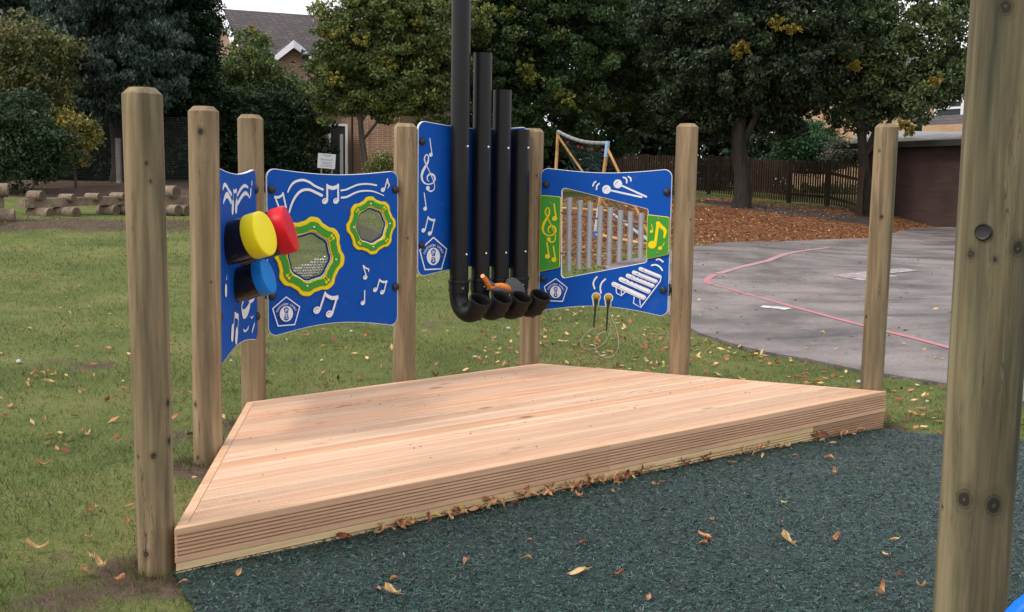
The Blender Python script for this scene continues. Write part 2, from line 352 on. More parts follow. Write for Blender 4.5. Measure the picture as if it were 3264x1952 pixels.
for i in range(26): SOIL.append((rnd.uniform(-5,1.5), rnd.uniform(4,12), rnd.uniform(.15,.5), rnd.uniform(.35,.7)))
for i in range(60):
    q = drop(rnd.uniform(0,650), rnd.uniform(700,730)); SOIL.append((q.x, q.y, rnd.uniform(.5,1.0), .75))
FARSOIL = []
for px in range(-150, 800, 40):
    for py, r_ in ((618,.9),(600,1.4),(588,1.6)):
        q = drop(px, py+rnd.uniform(-4,4)); FARSOIL.append((q.x, q.y, r_*rnd.uniform(.8,1.5), .85))
LIT = []                                  # leaf carpet below the big trees
for px, py in [(x_, y_) for x_ in range(1760,2900,45) for y_ in (640,670,700,730,755)]:
    if py < 615+(px-2220)*.125+8: continue
    q = drop(px, py); LIT.append((q.x, q.y, 1.7, 1.0))
for px, py in ((1800,720),(1850,760),(1800,780),(1880,790),(1960,800),(1820,820),(1760,800),(1900,830)): q = drop(px,py); LIT.append((q.x,q.y,.9,.75))
PATH = [(*drop(x_, y_)[:2], 1.1, 1.0) for x_, y_ in [(2230+i*27, 640+i*3.3) for i in range(20)]]
sm = blobmask(GX, GY, SOIL); sm = np.maximum(sm, blobmask(GX, GY, FARSOIL)); lm_ = blobmask(GX, GY, LIT); pm = blobmask(GX, GY, PATH)
col = np.ones((nr*nth, 4), np.float32); col[:,0] = sm.ravel(); col[:,1] = lm_.ravel(); col[:,2] = pm.ravel()
a = me.attributes.new('mask', 'FLOAT_COLOR', 'POINT'); a.data.foreach_set('color', col.ravel())
t = NT('lawn_ground'); v = t.coords()
n1 = t.noise(v, .9, 5, .6, obj=False); r1 = t.ramp(n1, 'Fac', [(.3,(.065,.092,.025)),(.5,(.112,.135,.038)),(.72,(.18,.172,.065))])
n2 = t.noise(v, 55, 6, .7, obj=False); r2 = t.ramp(n2, 'Fac', [(.3,.45),(.65,1.25)])
g = t.mix((r1,0),(r2,0),.85,'MULTIPLY')
n3 = t.noise(v, 7, 6, .65, obj=False); r3 = t.ramp(n3, 'Fac', [(.35,(.055,.034,.027)),(.65,(.13,.088,.068))])
so_ = t.mix((r3,0),(r2,0),.6,'MULTIPLY')
at_ = t.n('ShaderNodeAttribute', attribute_name='mask'); sp = t.n('ShaderNodeSeparateColor'); t.l(at_,'Color',sp,0)
def thr(ch, nn, lo, hi):
    s_ = t.n('ShaderNodeMath', operation='ADD'); t.l(sp, ch, s_, 0); t.l(nn, 'Fac', s_, 1)
    return t.ramp(s_, 0, [(lo-.0, 0), (min(1,hi), 1)])
h2 = t.n('ShaderNodeMath', operation='MULTIPLY'); h2.inputs[1].default_value = .5
def thr2(ch, nn, lo, hi):
    s_ = t.n('ShaderNodeMath', operation='ADD'); t.l(sp, ch, s_, 0); t.l(nn, 'Fac', s_, 1)
    k_ = t.n('ShaderNodeMath', operation='MULTIPLY'); k_.inputs[1].default_value = .5; t.l(s_, 0, k_, 0)
    return t.ramp(k_, 0, [(lo, 0), (hi, 1)])
ms_ = thr2(0, n3, .42, .56)
x = t.mix((g,0),(so_,0),(ms_,0))
nl = t.n('ShaderNodeTexVoronoi'); nl.inputs['Scale'].default_value = 16; t.l(v,0,nl,'Vector')
sr = t.n('ShaderNodeSeparateColor'); t.l(nl,'Color',sr,0)
rl = t.ramp(sr, 0, [(0,(.06,.02,.011)),(.4,(.115,.04,.018)),(.7,(.17,.07,.027)),(1,(.25,.13,.055))])
n4 = t.noise(v, 1.6, 5, .6, obj=False)
ml = thr2(1, n4, .42, .60)
x = t.mix((x,0),(rl,0),(ml,0))
mp_ = thr2(2, n4, .50, .66)
x = t.mix((x,0),(.045,.036,.034),(mp_,0))
t.l(x,0,t.b,'Base Color'); t.b.inputs['Roughness'].default_value = .95; t.b.inputs['Specular IOR Level'].default_value = .15
t.bump(n2,'Fac',.8,.02)
tag(link('ground', me, t.m, smooth=True), kind='structure')
# ------------------------------------------------------------------ flat sheets laid on the ground
def sheet(name, poly, step, dz, mat, skirt=.05):
    P = np.array(poly); x0, y0 = P.min(0); x1, y1 = P.max(0)
    bm = bmesh.new(); vs = [bm.verts.new((p[0], p[1], 0)) for p in poly]; bm.faces.new(vs)
    for ax, lo, hi in ((0,x0,x1),(1,y0,y1)):
        k = lo+step
        while k < hi:
            no = (1,0,0) if ax == 0 else (0,1,0); cp = (k,0,0) if ax == 0 else (0,k,0)
            bmesh.ops.bisect_plane(bm, geom=bm.verts[:]+bm.edges[:]+bm.faces[:], plane_co=cp, plane_no=no); k += step
    XY = np.array([v_.co[:2] for v_ in bm.verts]); Z = H(XY[:,0], XY[:,1])+dz
    for v_, z in zip(bm.verts, Z): v_.co.z = z
    be = [e for e in bm.edges if e.is_boundary]
    r_ = bmesh.ops.extrude_edge_only(bm, edges=be)
    for v_ in r_['geom']:
        if isinstance(v_, bmesh.types.BMVert): v_.co.z -= skirt
    bmesh.ops.recalc_face_normals(bm, faces=bm.faces)
    me_ = bpy.data.meshes.new(name); bm.to_mesh(me_); bm.free()
    return tag(link(name, me_, mat, smooth=True, sharp=50), kind='structure')
t = NT('rubber_crumb'); v = t.coords(); n1 = t.noise(v, 150, 4, .7, obj=False)
r = t.ramp(n1, 'Fac', [(.3,(.004,.014,.014)),(.7,(.014,.04,.038))]); t.l(r,0,t.b,'Base Color'); t.b.inputs['Roughness'].default_value = .6
t.bump(n1,'Fac',1,.01)
# ragged inner margin of the rubber
rp = []
for i, p in enumerate(RUB):
    q = RUB[(i+1) % len(RUB)]; L_ = math.dist(p, q); k = max(1, int(L_/.12))
    for j in range(k):
        f_ = j/k; jit = rnd.uniform(-.018,.018) if i not in (len(RUB)-2,) else 0
        rp.append((p[0]+(q[0]-p[0])*f_+jit, p[1]+(q[1]-p[1])*f_+jit))
sheet('play_surface', rp, .4, .012, t.m)
t = NT('asphalt'); v = t.coords(); n1 = t.noise(v, 45, 6, .8, obj=False); n2 = t.noise(t.coords((.25,1.1,1)), 1.2, 5, .6, .8, obj=False)
r1 = t.ramp(n1, 'Fac', [(.3,(.075,.066,.066)),(.7,(.25,.212,.208))]); r2 = t.ramp(n2, 'Fac', [(.36,.42),(.47,.85),(.6,1.15)]); n5 = t.noise(v, .75, 6, .7, obj=False); r5 = t.ramp(n5, 'Fac', [(.38,.36),(.47,.75),(.56,1.1)])
x = t.mix((r1,0),(r2,0),.85,'MULTIPLY'); x = t.mix((x,0),(r5,0),.8,'MULTIPLY'); t.l(x,0,t.b,'Base Color')
rr = t.ramp(n2,'Fac',[(.35,.5),(.6,.8)]); t.l(rr,0,t.b,'Roughness'); t.bump(n1,'Fac',.5,.006)
sheet('playground_court', COURT, .8, .02, t.m)
def paint(name, pxs, wd, mat, dz=.026, label=None, closed=False):
    pts = [drop(*p) for p in pxs]
    fine = []
    for i in range(len(pts)-1):
        n_ = max(1, int((pts[i+1]-pts[i]).length/.25))
        fine += [pts[i].lerp(pts[i+1], j/n_) for j in range(n_)]
    fine.append(pts[-1]); b = MB(); vs = []
    for i, p in enumerate(fine):
        a_ = fine[max(0,i-1)]; c_ = fine[min(len(fine)-1,i+1)]; tn = Vector(((c_-a_).x,(c_-a_).y,0)).normalized(); nn = Vector((-tn.y,tn.x,0))
        for s_ in (-1,1):
            q = p+nn*wd/2*s_; vs.append((q.x,q.y,h1(q.x,q.y)+dz))
    b.add(vs, [(2*i,2*i+1,2*i+3,2*i+2) for i in range(len(fine)-1)])
    return tag(b.build(name, mat), kind='structure')
def worn(name, c, lo=.42, hi=.6, under=(.2,.17,.18)):
    t = NT(name); v = t.coords(); n = t.noise(v, 9, 6, .75, obj=False); r = t.ramp(n,'Fac',[(lo,under),(hi,c)]); t.l(r,0,t.b,'Base Color'); t.b.inputs['Roughness'].default_value = .8; return t.m
M_RED = worn('worn_red_line_paint', (.46,.13,.16), .38, .56); M_FRED = worn('faded_red_line_paint', (.42,.19,.22), .36,.6); M_WL = worn('worn_white_line_paint', (.5,.5,.52), .36,.52)
M_WS = worn('chalky_line_paint', (.42,.35,.38), .47,.60)
paint('court_line', [(2639,794),(2550,806),(2450,836),(2360,858),(2285,879)], .11, M_FRED)
paint('court_line', [(2282,881),(2262,889),(2252,900),(2254,908),(2268,914)], .10, M_RED)
paint('court_line', [(2270,915),(2320,927),(2368,940)], .07, M_RED)
paint('court_line', [(2372,941),(2440,960),(2572,998),(2700,1032),(2828,1065),(2930,1092),(3080,1132),(3300,1194),(3600,1290)], .075, M_RED)
paint('court_line', [(2427,986),(2470,988),(2512,995)], .16, M_WL, .03)
paint('court_line', [(2675,889),(2760,880),(2905,866)], .35, M_WS, .03); paint('court_line', [(2730,898),(2790,890),(2850,884)], .25, M_WS, .03)
# ------------------------------------------------------------------ stage
def l2(p): return Vector((p.x, p.y))
def isect(p, d, q, e):
    k = d.x*e.y-d.y*e.x; s_ = ((q.x-p.x)*e.y-(q.y-p.y)*e.x)/k; return p+d*s_
rz = math.atan2(cD.y-cA.y, cD.x-cA.x)
stage = empty('stage', (cA.x, cA.y, 0), rz, 'low half-hexagon stage of new pinkish softwood decking with grooved boards', 'stage')
inv = stage.matrix_world.inverted()
qa, qb, qc, qd = [l2(inv @ p) for p in (cA, cB, cC, cD)]
def normal_in(p, q): e = (q-p).normalized(); return Vector((e.y,-e.x))   # polygon A-B-C-D is clockwise: inward is to the right
T = .042
corners = [qa,qb,qc,qd]; edges = [(qa,qb),(qb,qc),(qc,qd),(qd,qa)]
def mit(prev, cur):                      # mitre vector at the corner between two edges for unit inward depth
    n1_ = normal_in(*prev); n2_ = normal_in(*cur); k = 1+n1_.dot(n2_); return (n1_+n2_)/k
mA, mB_, mC, mD = mit(edges[3],edges[0]), mit(edges[0],edges[1]), mit(edges[1],edges[2]), mit(edges[2],edges[3])
ia, ib, ic, id_ = qa+mA*T, qb+mB_*T, qc+mC*T, qd+mD*T
gap = .003
NB = 15; rows = []
for b_ in range(NB):
    v0 = b_/NB; v1 = (b_+1)/NB; wv = v1-v0
    rows.append((v0+wv*.020, -.03, b_)); rows.append((v0+wv*.021, -.002, b_)); rows.append((v0+wv*.03, 0, b_))
    ng = 8
    for g_ in range(ng):
        c_ = v0+wv*(.06+.88*(g_+.5)/ng); hw = wv*.023
        rows += [(c_-hw*1.25, 0, b_), (c_-hw*.8, -.008, b_), (c_+hw*.8, -.008, b_), (c_+hw*1.25, 0, b_)]
    rows.append((v1-wv*.03, 0, b_)); rows.append((v1-wv*.021, -.002, b_)); rows.append((v1-wv*.020, -.03, b_))
vs = []; tint = []
bt = [rs.uniform(.90,1.07) for _ in range(NB)]; bw = [rs.uniform(-.045,.045) for _ in range(NB)]
for i in (4,6): bw[i] = -.08; bt[i] = 1.1
for i in (5,9,12): bw[i] = .07
NX = 4
for v_, dz, b_ in rows:
    p = ia.lerp(ib, v_); q = id_.lerp(ic, v_)
    for k in range(NX+1):
        s_ = p.lerp(q, k/NX); e_ = (q-p).normalized()*(gap if k == 0 else (-gap if k == NX else 0)); s_ = s_+e_
        vs.append((s_.x, s_.y, ZT-.001+dz)); tint.append((bt[b_], bt[b_]*(1-bw[b_]), bt[b_]*(1-bw[b_]*1.6)))
fs = [(i*(NX+1)+k, i*(NX+1)+k+1, (i+1)*(NX+1)+k+1, (i+1)*(NX+1)+k) for i in range(len(rows)-1) for k in range(NX)]
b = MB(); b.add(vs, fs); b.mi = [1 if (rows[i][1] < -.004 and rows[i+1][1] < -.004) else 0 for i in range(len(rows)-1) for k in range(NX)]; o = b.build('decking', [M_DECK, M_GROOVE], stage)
cc = np.ones((len(vs),4), np.float32); cc[:,:3] = np.array(tint); a = o.data.attributes.new('col','FLOAT_COLOR','POINT'); a.data.foreach_set('color', cc.ravel())
def fascia(name, p, q, m0, m1, n_in, ztop, h_, tt, ng, mat, s0=0., s1=1., back=0., plaintop=.19, bev=.003):
    prof = [(tt, ztop), (bev, ztop), (0, ztop-bev)]
    for g_ in range(ng):
        c_ = ztop-h_*(plaintop+(1-plaintop*1.7)*(g_+.5)/ng); hw = h_*.019
        prof += [(0, c_+hw*1.5), (.009, c_+hw*.7), (.009, c_-hw*.7), (0, c_-hw*1.5)]
    prof += [(0, ztop-h_), (tt, ztop-h_)]
    vs = []
    for f_, mm in ((s0, m0 if s0 == 0 else n_in), (s1, m1 if s1 == 1 else n_in)):
        base = p.lerp(q, f_)
        if 0 < f_ < 1: base = base + (q-p).normalized()*(.0012 if f_ == s0 else -.0012)
        for d_, z in prof: s_ = base+mm*(d_+back); vs.append((s_.x, s_.y, z))
    k = len(prof); fs = [(i,(i+1) % k,k+(i+1) % k,k+i) for i in range(k)]+[tuple(range(k))[::-1], tuple(k+i for i in range(k))]
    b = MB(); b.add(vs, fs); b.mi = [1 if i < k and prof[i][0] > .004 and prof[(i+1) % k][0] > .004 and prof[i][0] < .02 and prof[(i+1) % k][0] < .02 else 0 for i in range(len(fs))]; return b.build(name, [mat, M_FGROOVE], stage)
nAD = normal_in(qd,qa); 
def fr(px, py): # fraction from D to A for a photo column on the front edge
    p = inv @ atz(px, py, ZT); return (qd.x-p.x)/(qd.x-qa.x)
j1 = fr(1949,1420); j2 = fr(2640,1300)
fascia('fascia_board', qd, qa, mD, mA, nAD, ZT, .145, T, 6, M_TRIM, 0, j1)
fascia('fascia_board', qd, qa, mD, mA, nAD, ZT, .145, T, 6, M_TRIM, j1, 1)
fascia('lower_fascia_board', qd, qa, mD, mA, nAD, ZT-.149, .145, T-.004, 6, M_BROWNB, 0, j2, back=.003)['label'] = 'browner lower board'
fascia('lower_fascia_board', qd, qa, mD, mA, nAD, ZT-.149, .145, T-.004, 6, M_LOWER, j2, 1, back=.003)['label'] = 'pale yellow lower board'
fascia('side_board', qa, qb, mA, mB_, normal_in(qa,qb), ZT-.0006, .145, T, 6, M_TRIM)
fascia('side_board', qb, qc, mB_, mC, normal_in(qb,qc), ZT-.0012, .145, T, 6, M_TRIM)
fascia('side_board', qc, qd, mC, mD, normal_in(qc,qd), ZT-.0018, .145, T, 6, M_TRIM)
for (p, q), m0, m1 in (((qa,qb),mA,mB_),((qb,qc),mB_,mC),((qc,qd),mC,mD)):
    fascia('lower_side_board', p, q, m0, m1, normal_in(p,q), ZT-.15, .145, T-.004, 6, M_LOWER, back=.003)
# screws and specks on the decking
b = MB()
for k in range(60):
    v_ = rnd.random()*.97+.015; u_ = rnd.random()*.94+.03; s_ = ia.lerp(ib, v_).lerp(id_.lerp(ic, v_), u_)
    M_ = Matrix.Translation((s_.x, s_.y, ZT-.001)); rr_ = rnd.uniform(.003,.006)
    b.lathe([(rr_,0),(rr_*.7,rr_*.5),(.0005,rr_*.7)], 6, 0, M_)
b.build('dirt', plain('dark_debris',(.04,.03,.03),.9), stage)['kind'] = 'stuff'
# ------------------------------------------------------------------ posts
def post(x, y, dia, zs, label, mat, cham=.026, zb=None, lean=0, flare=1.0, group='round timber posts around the stage', seg=36, name='timber_post'):
    zb = (h1(x,y) if zb is None else zb)-.12
    root = empty(name, (x, y, zb), rnd.uniform(0,6.28), label, 'post', group)
    r_ = dia/2; h_ = zs-zb; b = MB(); prof = []; nz = 26
    ph = [rnd.uniform(0,6.28) for _ in range(4)]
    vs = []; n = seg
    zs_ = [h_*k/nz for k in range(nz+1)]
    Mz = root.matrix_world.inverted().to_3x3() @ Vector((lean,0,0))
    for z in zs_:
        wob = (1+.004*math.sin(z*3+ph[0]))*(1+(flare-1)*z/h_); lx, ly = Mz.x*z/h_, Mz.y*z/h_
        for k in range(n):
            an = 2*math.pi*k/n; rr_ = r_*wob*(1+.006*math.sin(2*an+ph[1]+z)+.003*math.sin(5*an+ph[2]+z*2))
            vs.append((rr_*math.cos(an)+lx, rr_*math.sin(an)+ly, z))
    fs = [(i*n+k, i*n+(k+1) % n, (i+1)*n+(k+1) % n, (i+1)*n+k) for i in range(nz) for k in range(n)]
    b.add(vs, fs); base = len(b.v)
    for (f_, dz) in ((1-cham*.05/r_, .001), (1-cham/r_, cham)):
        b.v += [(flare*r_*f_*math.cos(2*math.pi*k/n)+Mz.x, flare*r_*f_*math.sin(2*math.pi*k/n)+Mz.y, h_+dz) for k in range(n)]
    t0 = nz*n
    b.f += [(t0+k, t0+(k+1) % n, base+(k+1) % n, base+k) for k in range(n)]; b.mi += [0]*n
    b.f += [(base+k, base+(k+1) % n, base+n+(k+1) % n, base+n+k) for k in range(n)]; b.mi += [0]*n
    b.f += [tuple(base+n+k for k in range(n))]; b.mi += [1]
    o = b.build('post_shaft', [mat, M_ENDGRAIN], root, True, 35)
    return root
PL = ['nearest timber post on the left, on the lawn at the near stage corner',
 'timber post beside the stage edge, carrying the near side of the drum panel',
 'timber post at the back left stage corner between drum board and shaker board',
 'timber post between the shaker panel and the panel with black pipes',
 'timber post half hidden by the black pipes at the back of the stage',
 'timber post at the far side of the chime panel, before the court',
 'free standing timber post at the far front corner of the stage by the court']
posts = [post(*POST[i], PL[i], (M_POST, M_POST2, M_POST2, M_POST2, M_POST2, M_POST2, M_POST)[i], lean=(-.014,.009,.001,.005,.002,.006,.011)[i], flare=(1.05,1.03,1.012,1,1,1.03,1.03)[i]) for i in range(7)]
# the foreground post
vl, vr = ray(3015.6,1250), ray(3260,1250); vl = vl[:2]/np.hypot(*vl[:2]); vr = vr[:2]/np.hypot(*vr[:2])
an = math.acos(vl@vr); d8 = .16/2/math.sin(an/2); c8 = (vl+vr); c8 = c8/np.hypot(*c8)*d8
g8 = post(c8[0], c8[1], .16, 2.75, 'thick greenish post in the near foreground with a black bolt cap and knots', M_GPOST, seg=56, zb=0.0)
def on_g8(px, py):                        # point on its surface and outward direction
    v = ray(px, py); a_ = v[0]**2+v[1]**2; b__ = -2*(v[0]*c8[0]+v[1]*c8[1]); c__ = c8@c8-.0815**2
    s_ = (-b__-math.sqrt(max(0,b__*b__-4*a_*c__)))/(2*a_); p = Vector((v[0]*s_, v[1]*s_, v[2]*s_+CAMZ)); nrm = Vector((p.x-c8[0], p.y-c8[1], 0)).normalized(); return p, nrm
gi = g8.matrix_world.inverted()
p, nrm = on_g8(3134,740)
M_ = gi @ Matrix.Translation(p-nrm*.004) @ nrm.to_track_quat('Z','Y').to_matrix().to_4x4()
b = MB(); b.lathe([(.0185,0),(.0185,.006),(.0165,.0085),(.0155,.007),(.014,.0065),(.001,.0065)], 28, 0, M_, (False,True)); b.build('bolt_cap', M_RUB, g8, True, 40)
def knot_shaft(root, pts): sh_ = next(c for c in root.children if c.name.startswith('post_shaft')); sh_.data.materials[0] = add_knots(sh_.data.materials[0], pts)
pts = []
for px, py, r_ in ((3206,20,.012),(3093,810,.0075),(3172,826,.005),(3247,792,.013),(3072,1592,.0145),(3170,1613,.016),(3002,1617,.004)): pts.append((gi @ on_g8(px, py)[0], r_))
knot_shaft(g8, pts)
KN = {}
for i_, px, py, r_ in ((0,443,1456,.006),(0,489,1454,.009),(0,539,1285,.011),(0,542,1407,.011),(0,466,1768,.010),(0,467,521,.005),(0,481,579,.006),(1,652,520,.004),(1,640,420,.014),(1,622,1290,.010),(1,630,1460,.007),(1,672,900,.005),(2,800,1000,.006),(3,1300,760,.005),(4,1710,560,.006),(4,1700,1010,.008),(5,2200,700,.005),(6,2801,481,.009),(6,2810,692,.010),(6,2760,1010,.008)):
    cxy = np.array(POST[i_][:2]); v = ray(px, py); a_ = v[0]**2+v[1]**2; b__ = -2*(v[0]*cxy[0]+v[1]*cxy[1]); R_ = POST[i_][2]/2; c__ = cxy@cxy-R_**2; ds_ = b__*b__-4*a_*c__
    if ds_ < 0: continue
    s_ = (-b__-math.sqrt(ds_))/(2*a_); KN.setdefault(i_, []).append((posts[i_].matrix_world.inverted() @ Vector((v[0]*s_, v[1]*s_, v[2]*s_+CAMZ)), r_))
for i_, pts in KN.items(): knot_shaft(posts[i_], pts)
# ------------------------------------------------------------------ play panels
FR = {'a':(680,520,.24262),'b':(680,800,.24262),'c':(1300,380,.3503),'d':(1380,830,.24255),'e':(1700,520,.256),'f':(1700,780,.256),'s':(0,0,1)}
class Panel:                              # a board standing between two posts; local x along it, z up, -y towards the stage
    def __init__(s, i, j, label, name, off=.03, cat='play panel'):
        a = np.array(POST[i][:2]); b = np.array(POST[j][:2]); u = (b-a)/np.linalg.norm(b-a); n = np.array([u[1],-u[0]])
        s.a = a+n*off; s.u = u; s.n = n; s.len = np.linalg.norm(b-a)
        s.root = empty(name, (s.a[0], s.a[1], 0), math.atan2(u[1], u[0]), label, cat, 'blue music play panels between the posts')
        s.inv = s.root.matrix_world.inverted(); s.k = 0; s.dist = np.hypot(*(s.a+u*.6))
    def on(s, fr, x, y, off=0.0):         # photo position on the board's own plane
        ox, oy, sc_ = FR[fr]; v = ray(ox+x*sc_, oy+y*sc_); a = s.a+s.n*off
        t_ = (a@s.n)/(v[:2]@s.n); p = v[:2]*t_; return Vector(((p-a)@s.u, v[2]*t_+CAMZ))
    def px(s, fr): return FR[fr][2]*s.dist/F  # metres per zoomed pixel
def spline(pts, n=8, closed=False):
    P = [Vector(p) for p in pts]; out = []; N_ = len(P)
    for i in range(N_ if closed else N_-1):
        p0 = P[(i-1) % N_] if closed or i > 0 else P[0]; p1 = P[i]; p2 = P[(i+1) % N_]; p3 = P[(i+2) % N_] if closed or i+2 < N_ else P[-1]
        for k in range(n):
            t_ = k/n; out.append(.5*((2*p1)+(p2-p0)*t_+(2*p0-5*p1+4*p2-p3)*t_*t_+(3*p1-p0-3*p2+p3)*t_**3))
    if not closed: out.append(P[-1])
    return out
def area(P): return sum(P[i].x*P[(i+1) % len(P)].y-P[(i+1) % len(P)].x*P[i].y for i in range(len(P)))/2
def inset(P, d):                          # towards the inside of a counter clockwise loop
    out = []; N_ = len(P)
    for i in range(N_):
        e1 = (P[i]-P[i-1]); e2 = (P[(i+1) % N_]-P[i])
        if e1.length < 1e-7 or e2.length < 1e-7: out.append(P[i].copy()); continue
        e1.normalize(); e2.normalize(); n1 = Vector((-e1.y,e1.x)); n2 = Vector((-e2.y,e2.x)); k = max(.4, 1+n1.dot(n2)); out.append(P[i]+(n1+n2)/k*d)
    return out
def plate(outer, holes=(), y0=0., th=.018, bev=.004, bd=.0015, b=None, mf=0, ms=1):   # front at y0-th .. y0 ; mf face slot, ms side slot
    b = b or MB(); outer = [Vector(p) for p in outer]
    if area(outer) < 0: outer.reverse()
    loops = [outer]
    for h in holes:
        h = [Vector(p) for p in h]
        if area(h) > 0: h.reverse()
        loops.append(h)
    yf = y0-th
    ins = [inset(L, bev) for L in loops]
    for face, yy, flip in ((ins, yf, False), (loops, y0, True)):
        flat = [p for L in face for p in L]; tris = tessellate_polygon([[Vector((p.x,p.y,0)) for p in L] for L in face])
        tr_ = []
        for t_ in tris:
            A_, B_, C_ = (flat[i] for i in t_); cr_ = (B_-A_).x*(C_-A_).y-(B_-A_).y*(C_-A_).x
            t_ = tuple(t_) if (cr_ > 0) != flip else tuple(reversed(t_)); tr_.append(t_)
        b.add([(p.x, yy, p.y) for p in flat], tr_, mf)
    for L, I in zip(loops, ins):
        n = len(L)
        b.add([(p.x,yf,p.y) for p in I]+[(p.x,yf+bd,p.y) for p in L]+[(p.x,y0,p.y) for p in L],
              [(k,k+n,(k+1) % n+n,(k+1) % n)[::1] for k in range(n)]+[(k+n,k+2*n,(k+1) % n+2*n,(k+1) % n+n) for k in range(n)], ms)
    return b
class Art:                                # engraved drawing: thin layers a fraction of a millimetre proud of the board
    def __init__(s, P, base=-.0182): s.P = P; s.b = MB(); s.y = base
    def step(s): s.y -= .00012; return s.y
    def poly(s, fr, pts, mi=0, sm=0):
        L = [s.P.on(fr,*p) for p in pts] if fr else [Vector(p) for p in pts]
        if sm: L = spline(L, sm, True)
        s.fill(L, mi); return s
    def fill(s, L, mi):
        if area(L) < 0: L = L[::-1]
        y = s.step(); tr_ = tessellate_polygon([[Vector((p.x,p.y,0)) for p in L]]); out = []
        for t_ in tr_:
            A_,B_,C_ = (L[i] for i in t_); out.append(tuple(t_) if (B_-A_).x*(C_-A_).y-(B_-A_).y*(C_-A_).x > 0 else tuple(reversed(t_)))
        s.b.add([(p.x,y,p.y) for p in L], out, mi)
    def disc(s, fr, x, y, r, mi=0, ry=None, rot=0):
        c = s.P.on(fr,x,y) if fr else Vector((x,y)); ry = ry or r
        s.fill([c+Vector((math.cos(a_)*r*math.cos(rot)-math.sin(a_)*ry*math.sin(rot), math.cos(a_)*r*math.sin(rot)+math.sin(a_)*ry*math.cos(rot))) for a_ in [2*math.pi*k/24 for k in range(24)]], mi)
    def stroke(s, fr, pts, w, mi=0, sm=6, caps=True, closed=False):   # w metres, or list
        L = [s.P.on(fr,*p) for p in pts] if fr else [Vector(p) for p in pts]
        ww = w if isinstance(w,(list,tuple)) else [w]*len(L)
        if sm and len(L) > 2:
            n0 = len(L); L = spline(L, sm, closed); ww = [np.interp(i/sm, range(n0), ww) if not closed else ww[0] for i in range(len(L))]
        n = len(L); y = s.step(); vs = []
        for i in range(n):
            if closed: e = (L[(i+1) % n]-L[i-1]).normalized(); e1 = (L[i]-L[i-1]).normalized(); k_ = max(.5,abs(e.dot(e1)))
            else: e = (L[min(n-1,i+1)]-L[max(0,i-1)]).normalized(); k_ = 1
            nn = Vector((-e.y,e.x)); vs += [L[i]+nn*ww[i]/2/k_, L[i]-nn*ww[i]/2/k_]
        fs = [(2*i,2*i+1,2*((i+1) % n)+1,2*((i+1) % n)) for i in range(n if closed else n-1)]
        s.b.add([(p.x,y,p.y) for p in vs], fs, mi)
        if caps and not closed:
            for c, w_ in ((L[0],ww[0]),(L[-1],ww[-1])): s.disc(None, c.x, c.y, w_/2, mi)
    # notes: heads h, stem tops t (zoomed photo pixels)
    def pair(s, fr, h1_, h2_, t1, t2, r, w, beam, arc=True, mi=0, mb=1):
        q = s.P.px(fr); side = 1
        for h_, tt in ((h1_,t1),(h2_,t2)):
            s.stroke(fr, [tt,(h_[0]+r*.78,h_[1]-r*.2)], w*q, mi, 0); s.disc(fr, h_[0], h_[1], r*q*1.05, mi, r*q*.92, .4)
            if arc: s.stroke(fr, [(h_[0]-r*.45,h_[1]+r*.1),(h_[0]-r*.25,h_[1]-r*.35),(h_[0]+r*.25,h_[1]-r*.5)], r*.16*q, mb, 4)
        d = ((t2[0]-t1[0]), (t2[1]-t1[1])); mx = ((t1[0]+t2[0])/2, (t1[1]+t2[1])/2+beam*.35)
        top = [(t1[0]-w*.5,t1[1]-w*.4),(mx[0],mx[1]),(t2[0]+w*.5,t2[1]-w*.4)]
        a_ = [s.P.on(fr,*p) for p in top]; a_ = spline(a_,6); b__ = [s.P.on(fr,p[0],p[1]+beam) for p in top]; b__ = spline(b__,6)
        s.fill(a_+b__[::-1], mi)
    def note(s, fr, h_, tt, r, w, arc=False, flag=None, mi=0, mb=1):
        q = s.P.px(fr); s.stroke(fr, [tt,(h_[0]+r*.72,h_[1]-r*.2)] if tt[0] > h_[0] else [tt,(h_[0]+r*.55,h_[1]-r*.3)], w*q, mi, 0); s.disc(fr, h_[0], h_[1], r*q*1.05, mi, r*q*.92, .4)
        if arc: s.stroke(fr, [(h_[0]-r*.45,h_[1]+r*.1),(h_[0]-r*.25,h_[1]-r*.35),(h_[0]+r*.25,h_[1]-r*.5)], r*.16*q, mb, 4)
        if flag: s.stroke(fr, flag, [w*1.5*q,w*1.3*q,w*1.2*q,w*.6*q][:len(flag)], mi, 5)
    def clef(s, fr, x, y, sx, sy, mi=0): # sx, sy: zoomed pixels per unit; unit box about 1 wide and 3 high
        q = s.P.px(fr)*sx; g_ = lambda pts: [(x+a_*sx, y+b_*sy) for a_, b_ in pts]
        s.stroke(fr, g_([(.42,2.78),(.72,2.98),(1.0,2.82),(1.04,2.45),(.9,2.0),(.62,1.35),(.35,.8),(.22,.42),(.3,.12),(.42,.02),(.55,.2),(.5,.62),(.28,1.02),(.08,1.4),(.0,1.82),(.12,2.2),(.42,2.4),(.8,2.36),(1.05,2.1),(1.02,1.75),(.75,1.58),(.5,1.72),(.45,2.0),(.6,2.2)]),
                 [q*k for k in (.14,.12,.08,.07,.07,.07,.09,.12,.1,.08,.1,.16,.2,.22,.2,.14,.1,.1,.14,.17,.15,.12,.09,.04)], mi, 6)
        s.disc(fr, x+.5*sx, y+2.72*sy, q*.17, mi)
